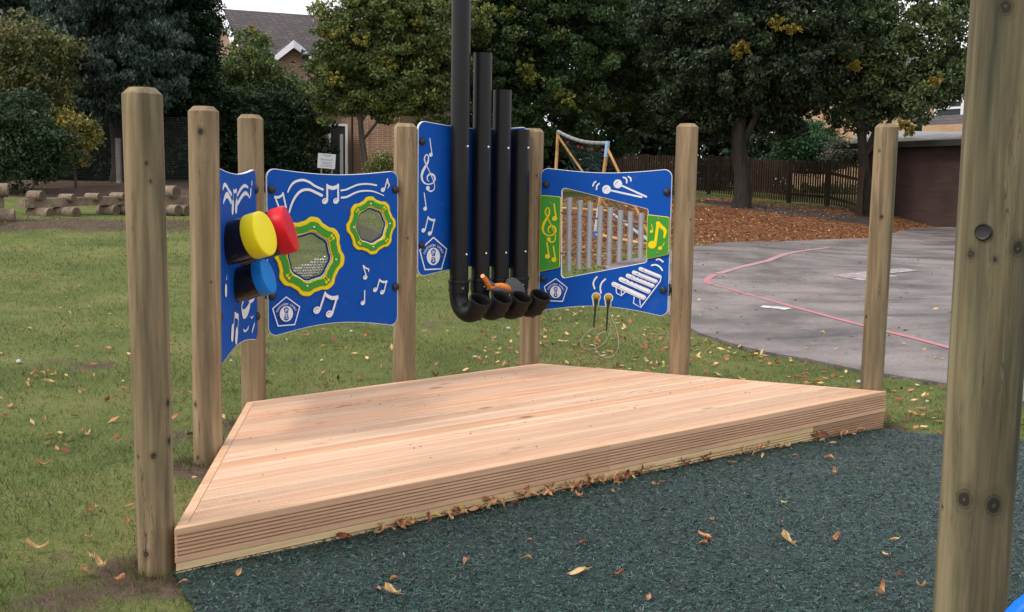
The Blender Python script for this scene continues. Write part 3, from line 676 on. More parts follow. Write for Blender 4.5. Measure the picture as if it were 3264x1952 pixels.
    def text(s, txt, c, size, rot=0, mi=0):
        cu = bpy.data.curves.new('t', 'FONT'); cu.body = txt; cu.size = size; cu.align_x = 'CENTER'; cu.align_y = 'CENTER'; cu.resolution_u = 3; cu.offset = size*.012
        ob = bpy.data.objects.new('t', cu); C.objects.link(ob); dg = bpy.context.evaluated_depsgraph_get(); me_ = bpy.data.meshes.new_from_object(ob.evaluated_get(dg))
        y = s.step(); cs, sn = math.cos(rot), math.sin(rot)
        vs = [(c[0]+v_.co.x*cs-v_.co.y*sn, y, c[1]+v_.co.x*sn+v_.co.y*cs) for v_ in me_.vertices]
        s.b.add(vs, [tuple(p.vertices) for p in me_.polygons], mi)
        bpy.data.objects.remove(ob); bpy.data.meshes.remove(me_); bpy.data.curves.remove(cu)
    def logo(s, c, r):                    # pentagon badge with two letters
        s = Art(s.P, s.y)
        c = Vector(c); pen = [c+Vector((math.sin(2*math.pi*k/5), math.cos(2*math.pi*k/5)))*r for k in range(5)]
        s.stroke(None, pen, r*.075, 0, 0, closed=True)
        s.disc(None, c.x, c.y-r*.08, r*.47, 0, r*.5)
        for sg in (1,-1):
            o = c+Vector((0,-r*.08)); s.fill([o+Vector((a_*r, sg*b_*r)) for a_, b_ in ((-.10,.02),(.10,.02),(.18,.33),(0,.45),(-.18,.33))], 1)
        s.text('P', (c.x, c.y+r*.11), r*.36); s.text('S', (c.x, c.y-r*.28), r*.36)
        word = '. PENTAGON SPORT .'; n = len(word)
        for i, ch in enumerate(word):
            if ch == ' ': continue
            an = R(92)-R(184)*i/(n-1); rr_ = r*.66
            s.text(ch, (c.x+math.sin(-an)*rr_, c.y-r*.10+math.cos(-an)*rr_*.98), r*.185, an)
        s.done('badge')
    def done(s, name='printed_pattern', mats=None): return s.b.build(name, mats or [M_WHITE, M_BLUE], s.P.root)
def bolts(P, pts, r=.028):
    for u_, z in pts:
        M_ = Matrix.Translation((u_, -.018, z)) @ Matrix.Rotation(R(90), 4, 'X')
        b = dome(M_, r, .02, 20); b.build('bolt_cap', M_RUB, P.root, True, 60)
def straps(P, pts):                       # brackets from the board's back into the posts
    for u_, z in pts:
        b = MB(); x1 = (0.0 if u_ < .6 else P.len); lo, hi = sorted((u_, x1)); b.box(lo, hi, .001, .006, z-.02, z+.02); b.build('bracket', M_RUB, P.root)
def std_outline(l, zt=1.71, zb=.63, sag=.03):
    u0, u1 = .084, l-.088; r = .06; pts = []
    for cx_, cz_, a0 in ((u0+r, zb+r, 180), (u1-r, zb+r, 270), (u1-r, zt-r, 0), (u0+r, zt-r, 90)):
        arc = [Vector((cx_+r*math.cos(R(a0+90*k/10)), cz_+r*math.sin(R(a0+90*k/10)))) for k in range(11)]
        pts.append(arc)
    def edge(a, b_, s_): return [a.lerp(b_, k/14)+Vector((0, s_*math.sin(math.pi*k/14)*(1))) for k in range(1,14)]
    # gentle concave top and bottom edges
    return pts[0]+edge(pts[0][-1], pts[1][0], sag+.02)+pts[1]+pts[2]+edge(pts[2][-1], pts[3][0], -sag)+pts[3]
def bmp(a_, n):
    w_ = 2*math.pi/n; q_ = (a_+w_/2) % w_-w_/2; return math.exp(-(q_/(w_*.27))**4)
def scal(c, r, amp, ph, n=8, N_=160):
    return [Vector((c[0]+math.cos(a_)*r*(1-amp*.35+amp*bmp(a_-ph,n)), c[1]+math.sin(a_)*r*(1-amp*.35+amp*bmp(a_-ph,n)))) for a_ in [2*math.pi*k/N_ for k in range(N_)]]
# ---- shaker panel (posts 3-4)
B = Panel(2, 3, 'blue board with two green and yellow shaker windows, one holding steel balls', 'shaker_station')
c1, R1, ph1 = (.392,1.140), .249, R(82); c2, R2, ph2 = (.876,1.339), .188, R(94)
oB = std_outline(B.len, 1.716, .628)
h1_ = scal(c1, R1*.63, .05, ph1); h2_ = scal(c2, R2*.63, .05, ph2)
plate(oB, (h1_, h2_)).build('board', [M_BLUE, M_WHITE], B.root)
A = Art(B)
A.pair('a',(1447,500),(1591,498),(1478,288),(1618,285),40,26,50)
A.pair('a',(830,610),(915,585),(790,440),(893,395),26,22,36)
A.stroke('a',[(958,382),(985,320),(1030,262),(1090,233),(1160,225),(1240,252),(1310,300),(1415,348)],[.009,.012,.015,.016,.017,.016,.015,.015])
A.stroke('a',[(975,650),(1000,560),(1040,470),(1095,395),(1160,355),(1240,352),(1320,385),(1400,425)],[.011,.014,.016,.017,.018,.018,.018,.020])
A.stroke('a',[(1655,360),(1720,350),(1800,315),(1880,285),(1980,275),(2060,282),(2118,293)],.012)
A.stroke('a',[(1660,455),(1730,445),(1820,400),(1900,372),(1990,365),(2070,372),(2140,395),(2215,428)],[.014,.014,.013,.012,.011,.010,.008,.006])
A.note('a',(2202,352),(2262,208),32,16,True,[(2262,215),(2270,262),(2286,290),(2266,330)])
A.note('b',(1970,345),(1942,192),32,16,True,[(1945,195),(1975,222),(2015,240),(2010,272)])
A.pair('b',(2098,508),(2190,540),(2158,370),(2248,392),32,18,30)
A.note('b',(1935,680),(1960,522),32,18,True)
A.pair('b',(1332,775),(1495,825),(1442,545),(1598,592),50,28,52)
A.logo(tuple(B.on('b',930,806)), .104)
A.done()
bolts(B, [(.118,1.583),(1.079,1.588),(.115,.891),(1.081,.902)]); straps(B, [(.118,1.583),(1.079,1.588),(.115,.891),(1.081,.902)])
def shaker(c, r, ph, lab):
    b = plate(scal(c, r, .10, ph), (scal(c, r*.655, .05, ph),), -.0185, .012, .004, .002, None, 0, 0)
    sh = b.build('shaker_ring', [M_YEL], B.root); sh['label'] = lab
    g_ = plate(scal(c, r*.885, .085, ph), (scal(c, r*.685, .07, ph),), -.031, .004, .002, .0015, None, 0, 0).build('green_band', [M_GREEN], sh)
    plate(scal(c, r*.66, .05, ph), (scal(c, r*.575, .06, ph),), -.010, .003, .001, .0005, None, 0, 0).build('window_rim', [M_DBLUE], sh)
    plate(scal(c, r*.62, .05, ph), (), -.006, .002, .001, .0005, None, 0, 0).build('front_window', [M_PANE], sh)
    plate(scal(c, r*.62, .05, ph), (), .022, .002, .001, .0005, None, 0, 0).build('back_window', [M_PANE], sh)
    for k in range(8):
        an = ph+2*math.pi*k/8; rr_ = r*.79; x_, z_ = c[0]+math.cos(an)*rr_, c[1]+math.sin(an)*rr_
        if k % 2 == 0:
            dome(Matrix.Translation((x_,-.035,z_)) @ Matrix.Rotation(R(90),4,'X'), .0085, .005, 14).build('screw', M_STEEL, sh, True)
        else:
            e_ = MB(); dx, dz_ = math.cos(an), math.sin(an); px_, pz_ = -dz_, dx
            for sg in (-1,1):
                q_ = (x_+dx*r*.06+px_*sg*r*.045, z_+dz_*r*.06+pz_*sg*r*.045)
                M_ = Matrix.Translation((q_[0],-.0352,q_[1])) @ Matrix.Rotation(R(90),4,'X'); e_.lathe([(r*.04,0),(r*.034,.0025),(.0005,.003)],14,0,M_)
                e_.tube([(q_[0],-.0352,q_[1]),(q_[0]-dx*r*.14,-.0352,q_[1]-dz_*r*.14)], .0018, 6)
            e_.tube([(x_-dx*r*.08+px_*r*.045,-.0352,z_-dz_*r*.08+pz_*r*.045),(x_-dx*r*.08-px_*r*.045,-.0352,z_-dz_*r*.08-pz_*r*.045)], .0025, 6)
            e_.build('embossed_note', M_YEL, sh, True, 40)
    return sh
s1 = shaker(c1, R1, ph1, 'large shaker window with loose steel balls'); s2 = shaker(c2, R2, ph2, 'small shaker window with a grey filling')
bs = bpy.data.meshes.new('steel_ball'); bm = bmesh.new(); bmesh.ops.create_icosphere(bm, subdivisions=2, radius=.0098); bm.to_mesh(bs); bm.free()
bs.materials.append(M_STEEL); bs.polygons.foreach_set('use_smooth', [True]*len(bs.polygons))
cnt = 0; inner = scal(c1, R1*.565, .06, ph1); row = 0; z = c1[1]-R1*.6
while cnt < 100 and z < c1[1]+.1:
    x = c1[0]-R1*.6+(row % 2)*.0101
    while x < c1[0]+R1*.6:
        jx, jz = x+rnd.uniform(-.001,.001), z+rnd.uniform(-.0008,.0008)
        if jz < c1[1]-.048+(jx-c1[0])*.34 and bool(inpoly(np.array([jx]), np.array([jz]), inner)[0]) and cnt < 100:
            o = bpy.data.objects.new('steel_ball', bs); C.objects.link(o); o.parent = s1; o.location = (jx, .004+rnd.uniform(-.002,.006), jz); cnt += 1
        x += .0202
    z += .0175; row += 1
lo_ = [p for p in scal(c2, R2*.6, .06, ph2)]
P_ = [p for p in lo_ if p.y < c2[1]-.018-(p.x-c2[0])*.42]
ii = [i for i, p in enumerate(lo_) if p.y < c2[1]-.018-(p.x-c2[0])*.42]
P_ = sorted(P_, key=lambda p: (math.atan2(p.y-c2[1], p.x-c2[0])-R(75)) % (2*math.pi))
plate(P_, (), .018, .022, .001, .0005, None, 0, 0).build('bead_filling', [M_SAND], s2)
# ---- drum panel (posts 2-3)
D1 = Panel(1, 2, 'blue board seen edge on, carrying three black drums with yellow, red and blue caps', 'drum_station')
plate(std_outline(D1.len, 1.706, .628)).build('board', [M_BLUE, M_WHITE], D1.root)
A = Art(D1)
A.stroke('a',[(85,330),(95,295),(112,285),(135,310),(160,360),(195,412)],.022); A.stroke('a',[(88,520),(110,450),(135,420),(160,445),(190,510)],[.016,.03,.036,.034,.03])
A.stroke('a',[(275,420),(310,355),(350,308),(385,300),(415,322)],[.02,.022,.02,.02,.012]); A.stroke('a',[(278,530),(320,455),(360,405),(395,400),(438,455)],[.024,.026,.026,.024,.01])
A.poly('a',[(215,340),(238,352),(262,332),(262,385),(240,402),(216,388)])
A.stroke('a',[(212,540),(207,625)],.05); A.stroke('a',[(260,525),(252,612)],.05); A.stroke('a',[(216,400),(214,540)],.008,caps=False); A.stroke('a',[(262,395),(261,525)],.008,caps=False)
A.stroke('a',[(462,250),(460,280)],.022); A.stroke('a',[(448,355),(442,410)],.03)
A.poly('b',[(228,800),(285,832),(280,905),(232,875)]); A.stroke('b',[(226,870),(216,1020)],.012,caps=False); A.stroke('b',[(284,895),(266,1060)],.012,caps=False)
A.stroke('b',[(205,1025),(198,1130)],.06); A.stroke('b',[(258,1070),(250,1165)],.06)
A.stroke('b',[(345,660),(325,710),(325,770),(350,830),(390,800),(425,720),(430,680)],[.02,.02,.02,.06,.06,.04,.03]); A.poly('b',[(410,660),(450,635),(495,620),(480,660),(445,688)])
A.poly('b',[(340,1022),(370,1045),(395,1020),(415,975),(410,1030),(375,1068),(350,1065)]); A.poly('b',[(432,855),(455,872),(485,842),(470,880),(450,893)])
A.stroke('b',[(490,960),(460,1062)],.02); A.note('b',(112,372),(118,325),14,14); A.stroke('b',[(108,490),(108,550)],.05)
A.done()
bolts(D1, [(D1.len-.105,1.583),(D1.len-.105,.775),(.105,1.583),(.105,.9)]); straps(D1, [(D1.len-.105,1.583),(D1.len-.105,.775),(.105,1.583),(.105,.9)])
def drum(base_px, cap_px, yb, yc, rad, capl, mat, lab, facets=False):
    def aty(px, py, y): v = ray(px, py); t_ = y/v[1]; return Vector((v[0]*t_, y, v[2]*t_+CAMZ))
    cw = aty(*cap_px, yc); n3 = Vector((D1.n[0],D1.n[1],0)); bw_ = aty(*base_px, yb)
    ax = (cw-bw_).normalized(); k_ = ((Vector((D1.a[0],D1.a[1],0))-cw).dot(n3)+.018)/ax.dot(n3); bw_ = cw+ax*k_; L_ = -k_
    M_ = D1.inv @ Matrix.Translation(bw_) @ ax.to_track_quat('Z','X').to_matrix().to_4x4()
    b = MB(); r0 = rad*.94; b.lathe([(r0,-.03),(r0,L_*.97)], 40, 0, M_, (True,True)); s_ = b.build('drum', M_DRUM, D1.root, True, 40); s_['label'] = lab
    b = MB(); e = rad
    b.lathe([(e*.93,L_-capl),(e*.985,L_-capl),(e,L_-capl+.004),(e,L_-.014),(e*.99,L_-.006),(e*.965,L_-.001),(e*.93,L_),(e*.5,L_+.001),(.001,L_+.0015)], 48, 0, M_)
    b.build('drum_cap', mat, s_, True, 50)
drum((719,779),(847,744),6.02,5.965,.129,.088,M_YCAP,'drum with yellow cap')
drum((790,770),(927,728),6.385,6.39,.143,.092,M_RCAP,'drum with red cap')
drum((741,914),(858,880),6.22,6.20,.106,.066,M_BCAP,'drum with sky blue cap')
# ---- pipe panel (posts 4-5)
Q = Panel(3, 4, 'tall blue board carrying four long black pipes that curl forward at the bottom', 'pan_pipe_station')
plate(std_outline(Q.len, 2.075, .968)).build('board', [M_BLUE, M_WHITE], Q.root)
A = Art(Q)
A.note('c',(195,325),(186,178),19,9); A.clef('c',112,322,112,112.5)
A.note('c',(143,815),(134,672),19,9); A.pair('c',(127,1012),(184,1040),(170,888),(228,912),20,11,20,False)
A.logo(tuple(Q.on('c',217,1236)), .128); A.done()
bolts(Q, [(.118,1.93),(.118,1.19),(Q.len-.118,1.93),(Q.len-.118,1.19)], .026); straps(Q, [(.118,1.93),(.118,1.19),(Q.len-.118,1.93),(Q.len-.118,1.19)])
PR = .0690; PY = -.018-PR-.004
for i, (xs, ytop, bx, bl) in enumerate(((1465.4,None,(532,250),(522,1232)),(1534.7,170,(720,256),(699,1222)),(1597.8,288,(901,266),(880,1217)),(1658.5,414,(1083,264),(1057,1205)))):
    c_ = Q.on('s', xs, 590, -PY); u_ = c_.x; zt = 3.35 if ytop is None else Q.on('s', xs, ytop, -PY).y
    zc = Q.on('s', xs, (892.6,887.7,887,882)[i], -PY).y-.042; JR = .122; ct = Vector((u_, PY, zc))
    n = 28; b = MB()
    b.lathe([(PR,zc-.02-zc),(PR,zt-zc),(PR-.005,zt-zc),(PR-.005,zt-.4-zc)], 40, 0, Matrix.Translation((u_,PY,zc)))
    pipe = b.build('pipe', M_BLACK, Q.root, True, 40)
    # bend: collar, 150 degree curl towards the stage, open socket
    path = [ct+Vector((0,0,.03)), ct+Vector((0,0,-.02)), ct+Vector((0,0,-.07))]; z0_ = zc-.07; aend = 150
    for k in range(1,17):
        a_ = R(aend*k/16); path.append(Vector((u_, PY-JR*(1-math.cos(a_)), z0_-JR*math.sin(a_))))
    a_ = R(aend); dr = Vector((0,-math.sin(a_),-math.cos(a_))); pe = path[-1]
    path += [pe+dr*.03, pe+dr*.045]
    b = MB(); b.tube(path, [PR*1.04]*2+[PR*1.0]*(len(path)-2), 36, caps=False)
    M1 = Matrix.Translation(ct)
    b.lathe([(PR,.042),(PR*1.15,.042),(PR*1.17,.036),(PR*1.17,.022),(PR*1.09,.018),(PR*1.09,-.048),(PR*1.0,-.052)], 40, 0, M1)
    M2 = Matrix.Translation(pe-dr*.025) @ dr.to_track_quat('Z','X').to_matrix().to_4x4()
    b.lathe([(PR*1.0,-.005),(PR*1.09,0),(PR*1.09,.05),(PR*1.11,.053),(PR*1.11,.057),(PR*1.17,.060),(PR*1.17,.082),(PR*1.14,.087),(PR*1.05,.087),(PR*1.0,.080),(PR*.94,.06),(PR*.88,.02),(PR*.86,-.06)], 44, 0, M2)
    bend = b.build('pipe_bend', M_BLACK, pipe, True, 40)
    for fx, fy in (bx, bl):
        p = Q.on('c', fx, fy, -PY+PR*.75); du = max(-.9, min(.9, (p.x-u_)/PR)); nr_ = Vector((du, -math.sqrt(1-du*du), 0)); q = Vector((u_,PY,p.y))+nr_*(PR-.001)
        dome(Matrix.Translation(q) @ nr_.to_track_quat('Z','Y').to_matrix().to_4x4(), .0105, .009, 14).build('bolt', M_STEEL, pipe, True, 60)
    nr_ = Vector((-.25,-.968,0)); dome(Matrix.Translation(Vector((u_,PY,zc-.015))+nr_*(PR*1.09-.001)) @ nr_.to_track_quat('Z','Y').to_matrix().to_4x4(), .009, .005, 12).build('screw', M_BRASS, pipe, True, 60)
    if i == 0: PIPE0 = u_
    PIPEPOS = (PIPEPOS+[u_]) if i else [u_]
OPEN = [Vector((u_, PY-JR*(1-math.cos(a_)), z0_-JR*math.sin(a_)))+dr*.1 for u_ in PIPEPOS]   # mouth centres, panel space
# foam bats stuck behind the mouths
def bat(label, pts_w, handle):
    pass
W = Q.root.matrix_world
def qaw(px, py, off): p = Q.on('s', px, py, off); return Vector((p.x, -off, p.y))
FRD = lambda x, y: (1380+x*.24255, 830+y*.24255)
# orange and grey bat lying across the bends with its handle up
root = empty('foam_bat', W @ qaw(*FRD(860,370), .26), 0, 'orange and grey foam bat lying on the pipe bends, handle pointing up', 'bat', 'bats for the pipes')
bi = root.matrix_world.inverted(); g_ = lambda x, y, off: bi @ (W @ qaw(*FRD(x,y), off))
b = MB(); b.tube([g_(652,206,.33), g_(680,245,.31), g_(712,295,.29), g_(748,345,.27)], [.0155,.0165,.018,.021], 20)
b.build('handle', M_ORANGE, root, True, 40)
b = MB(); b.tube([g_(690,238,.30), g_(735,290,.285), g_(790,335,.27), g_(850,345,.262)], [.014,.016,.019,.012], 16); b.build('handle_insert', M_GREYR, root, True, 40)
b = MB(); b.tube([g_(735,362,.275), g_(775,348,.27), g_(835,330,.27), g_(900,338,.27), g_(950,350,.265), g_(990,370,.262), g_(1010,400,.26)], [.010,.02,.016,.024,.026,.022,.012], 16); b.build('orange_strap', M_ORANGE, root, True, 50)
b = MB(); b.tube([g_(720,372,.262), g_(800,372,.262), g_(880,375,.258), g_(960,400,.255), g_(1015,425,.25)], [.012,.024,.028,.024,.01], 16); b.build('foam_sole', M_GREYR, root, True, 50)
# grey paddle standing in the third mouth
root = empty('foam_paddle', W @ qaw(*FRD(1100,400), .20), 0, 'flat dark grey paddle blade standing behind the third pipe mouth', 'bat', 'bats for the pipes')
bi = root.matrix_world.inverted()
ol = [(965,420),(962,320),(972,270),(1000,238),(1035,226),(1080,236),(1130,270),(1175,320),(1205,372),(1215,420)]
L = [Q.on('d',*p,.20) for p in ol]; L = spline(L,5)
if area(L) < 0: L.reverse()
n = len(L); vs = [bi @ (W @ Vector((p.x,-.20,p.y))) for p in L]+[bi @ (W @ Vector((p.x,-.188,p.y))) for p in L]
b = MB(); b.add(vs, [tuple(range(n)), tuple(range(2*n-1,n-1,-1))]+[(k,k+n,(k+1) % n+n,(k+1) % n) for k in range(n)]); b.build('paddle_blade', M_GREYR, root)
b = MB(); b.tube([bi @ (W @ qaw(*FRD(1090,410), .194)), bi @ (W @ qaw(*FRD(1130,520), .20))], .012, 12); b.build('handle', M_ORANGE, root, True)
# ---- chime panel (posts 5-6)
X = Panel(4, 5, 'blue board with eight grey chime tubes and two green plates with yellow notes', 'chime_station')
hole = [X.on('e',*p) for p in ((357,1395),(364,352),(372,328),(390,317),(430,320),(1400,568),(1425,576),(1432,595),(1418,1205),(1410,1225),(1390,1238),(408,1425),(380,1425))]
oX = std_outline(X.len, 1.765, .655, .03)
# notches where the mallet heads hang
def notch(cx, cy):
    c_ = X.on('f', cx, cy); r_ = .033; out = [Vector((c_.x+.020, .60))]; 
    out += [Vector((c_.x+r_*math.sin(R(a_)), c_.y-r_*math.cos(R(a_)))) for a_ in range(38,323,19)]; out += [Vector((c_.x-.020,.60))]; return c_, out
nc1, n1_ = notch(790,650); nc2, n2_ = notch(943,660)
def cut(outl, nl):                        # splice a notch into the lower edge
    L = [Vector(p) for p in outl]
    if area(L) < 0: L.reverse()
    xs = sorted((nl[0].x, nl[-1].x)); out = []; done = False
    n_ = len(L)
    for i in range(n_):
        p, q = L[i], L[(i+1) % n_]
        low = p.y < .9 and q.y < .9
        if low and p.x <= xs[0] < q.x:
            f_ = (xs[0]-p.x)/(q.x-p.x); out += [p, Vector((xs[0], p.y+(q.y-p.y)*f_))]
            mid = nl[1:-1]
            if mid[0].x > mid[-1].x: mid = mid[::-1]
            out += [m_.copy() for m_ in mid]
            for j in range(i, i+n_):
                p2, q2 = L[j % n_], L[(j+1) % n_]
                if p2.x <= xs[1] < q2.x and p2.y < .9: f_ = (xs[1]-p2.x)/(q2.x-p2.x); out.append(Vector((xs[1], p2.y+(q2.y-p2.y)*f_))); skip = j; break
        elif low and xs[0] <= p.x <= xs[1]: continue
        else: out.append(p)
    return out
oX = cut(cut(oX, n1_), n2_)
plate(oX, (hole,)).build('board', [M_BLUE, M_WHITE], X.root)
A = Art(X); q = X.px('e')
for c_, r_, e_ in (((918,330),54,(1352,425)),((1058,260),54,(1412,420))):
    A.stroke('e',[c_,e_],22*q,0,0); A.disc('e',*c_,r_*q); A.stroke('e',[(c_[0]-26,c_[1]+10),(c_[0]-20,c_[1]-12),(c_[0]+6,c_[1]-24)],6*q,1,4)
for pts in ([(785,232),(762,252),(750,285)],[(828,258),(800,282),(795,330)],[(1128,180),(1165,198),(1170,248)],[(1190,170),(1218,190),(1222,222)]): A.stroke('e',pts,18*q)
for pts in ([(800,400),(768,440),(755,490),(772,545)],[(905,428),(862,470),(842,530),(850,600)],[(1540,185),(1580,182),(1618,212)],[(1480,258),(1530,250),(1580,275),(1612,318)]): A.stroke('f',pts,20*q)
for (x0_,y0_),(x1_,y1_),w_ in (((1340,300),(1575,395),46),((1260,345),(1530,455),50),((1185,385),(1490,510),52),((1100,430),(1440,580),58),((1012,490),(1380,655),60)):
    A.stroke('f',[(x0_,y0_),(x1_,y1_)],w_*q,0,0)
    dx_, dy_ = x1_-x0_, y1_-y0_; l_ = math.hypot(dx_,dy_); nx_, ny_ = -dy_/l_, dx_/l_
    A.stroke('f',[(x0_+nx_*w_*.18,y0_+ny_*w_*.18),(x1_+nx_*w_*.3,y1_+ny_*w_*.3),(x1_+nx_*w_*.1+10,y1_+ny_*w_*.1-4)],5*q,1,3); A.disc('f',x0_+dx_*.17-nx_*4,y0_+dy_*.17-ny_*4,7*q,1)
for (x0_,y0_),(x1_,y1_),w_ in (((1340,345),(1545,425),10),((1265,392),(1500,482),10),((1190,440),(1450,545),10),((1120,492),(1390,610),12)):
    for k in range(5): f0_ = k/5+.03; f1_ = (k+.72)/5; A.stroke('f',[(x0_+(x1_-x0_)*f0_,y0_+(y1_-y0_)*f0_),(x0_+(x1_-x0_)*f1_,y0_+(y1_-y0_)*f1_)],w_*q,1,0,caps=False)
A.stroke('f',[(1600,395),(1590,450),(1345,780),(1255,725),(1265,650)],12*q,0,0); A.stroke('f',[(1335,680),(1342,755)],10*q,0,0)
A.stroke('f',[(1042,545),(1045,600),(1105,632),(1150,590)],12*q,0,0); A.stroke('f',[(1105,572),(1108,615)],10*q,0,0)
A.logo(tuple(X.on('f',291,574)), .098); A.done()
for cc_, nn_ in ((nc1,n1_),(nc2,n2_)):
    A = Art(X, -.0183); yb_ = .69; L = [Vector((nn_[0].x, max(nn_[0].y, X.on('f',790,745).y)))]+nn_[1:-1]+[Vector((nn_[-1].x, X.on('f',790,745).y))]
    A.stroke(None, [tuple(p) for p in L], .006, 0, 0); A.done('notch_outline')
bolts(X, [(.126,1.636),(1.074,1.594),(.117,.90),(1.068,.854)]); straps(X, [(.126,1.636),(1.074,1.594),(.117,.90),(1.068,.854)])
def gplate(pts, art):
    L = [X.on('e',*p) for p in pts]
    if area(L) < 0: L.reverse()
    rr_ = []
    for i in range(len(L)):                # rounded corners
        p0_, p1_, p2_ = L[i-1], L[i], L[(i+1) % len(L)]; a_ = p1_+(p0_-p1_).normalized()*.018; c_ = p1_+(p2_-p1_).normalized()*.018
        rr_ += [a_.lerp(p1_,k/4).lerp(p1_.lerp(c_,k/4),k/4) for k in range(5)]
    o = plate(rr_, (), -.0185, .014, .0035, .002, None, 0, 1).build('green_plate', [M_GREEN, M_YEL], X.root)
    A = Art(X, -.0327); art(A); g_ = A.b.build('printed_pattern', [M_YEL, M_GREEN], o)
    return o
def artL(A):
    A.clef('e',132,552,150,145); A.note('e',(280,690),(272,512),32,18); A.note('e',(192,1160),(184,990),32,17); A.note('e',(272,1200),(264,1034),32,17)
def artR(A):
    A.note('e',(1490,1015),(1562,745),50,34,False,[(1562,750),(1600,790),(1650,840),(1638,925)]); A.note('e',(1482,850),(1484,762),20,8); A.note('e',(1588,1058),(1640,992),24,8)
gl_ = gplate([(98,398),(356,420),(342,1298),(84,1352)], artL); gr_ = gplate([(1428,640),(1706,672),(1692,1138),(1416,1196)], artR)
for o_, pts in ((gl_,((223,498),(208,1232))),(gr_,((1567,695),(1552,1120)))):
    for p in pts: c_ = X.on('e',*p); dome(Matrix.Translation((c_.x,-.0325,c_.y)) @ Matrix.Rotation(R(90),4,'X'), .009, .003, 12).build('screw', M_BRASS, o_, True)
tops = ((449,428,441,1342),(581,460,566,1320),(710,490,688,1307),(840,533,815,1278),(962,556,940,1260),(1087,587,1070,1230),(1213,604,1200,1214),(1345,621,1335,1192))
ropeU = [(350,618),(449,628),(581,650),(710,675),(840,700),(962,712),(1087,735),(1213,742),(1345,745),(1440,738)]
ropeL = [(340,1125),(445,1128),(570,1130),(690,1115),(820,1100),(945,1090),(1075,1075),(1205,1065),(1335,1060),(1440,1062)]
for tx, ty, bx_, by_ in tops:
    p = X.on('e',tx,ty,.01); q_ = X.on('e',bx_,by_,.01); d_ = Vector((q_.x-p.x,0,q_.y-p.y)); L_ = d_.length
    M_ = Matrix.Translation((p.x,-.01,p.y)) @ d_.to_track_quat('Z','Y').to_matrix().to_4x4()
    b = MB(); b.lathe([(.0155,.02),(.0155,0),(.0215,0),(.0215,L_),(.0155,L_),(.0155,L_-.03)], 24, 0, M_); b.build('chime_tube', M_ALU, X.root, True, 40)
for rp_ in (ropeU, ropeL):
    P3_ = [X.on('e',*p,.012) for p in rp_]; P3_ = spline(P3_,5); b = MB(); b.tube([(p.x,-.012,p.y) for p in P3_], .0085, 10); b.build('cord', M_ROPE, X.root, True)
b = MB(); p = X.on('f',1700,560); b.box(p.x-.006,p.x+.006,-.03,.0,p.y-.045,p.y+.045); b.build('post_clip', M_RUB, X.root)
# mallets hanging in the notches
def mallet(top, head, tip, cable, label):
    c_ = X.on('f',*head); root = empty('mallet', X.root.matrix_world @ Vector((c_.x,-.009,c_.y)), math.atan2(X.u[1],X.u[0]), label, 'mallet', 'chime mallets')
    tp = X.on('f',*tip); st = X.on('f',head[0]+6,head[1]+30)
    loc = lambda v_: (v_[0]-c_.x, v_[1]+.009, v_[2]-c_.y)
    b = MB(); M_ = Matrix.Translation((0,0,.006)) @ Matrix.Rotation(R(90),4,'X')
    b.lathe([(.001,-.017),(.02,-.014),(.027,-.006),(.029,0),(.027,.006),(.02,.012),(.001,.015)], 26, 0, M_); b.build('mallet_head', hdpe('ochre_rubber',(.42,.28,.02),.6) if 'ochre_rubber' not in bpy.data.materials else bpy.data.materials['ochre_rubber'], root, True)
    b = MB(); b.tube([loc((st.x,-.042,st.y+.010)), loc((st.x,-.042,st.y-.004)), loc((st.x,-.040,st.y-.02)), loc((st.x-.004,-.036,st.y-.05)), loc((tp.x,-.03,tp.y))], [.009,.0155,.014,.0075,.0065], 14); b.build('mallet_stick', M_RUB, root, True, 60)
    b = MB(); L = spline([X.on('f',*p,.03) for p in cable], 6); b.tube([loc((p.x,-.03-.02*math.sin(i/len(L)*6),p.y)) for i, p in enumerate(L)], .0016, 8); b.build('cable', M_CABLE, root, True)
mallet(0,(790,650),(763,1026),[(763,1026),(700,1070),(630,1140),(590,1215),(615,1275),(680,1298),(760,1296),(830,1265),(890,1210),(940,1120),(958,1040),(950,960),(925,860),(915,790)],'chime mallet hanging in the notch nearer the pipes, on a cable')
mallet(0,(943,660),(922,1070),[(922,1070),(860,1090),(800,1140),(772,1220),(790,1310),(850,1380),(930,1405),(1010,1370),(1055,1280),(1050,1150),(1020,1030),(975,930),(935,830),(925,780)],'chime mallet in the notch nearer the xylophone drawing, cable in a long teardrop loop')
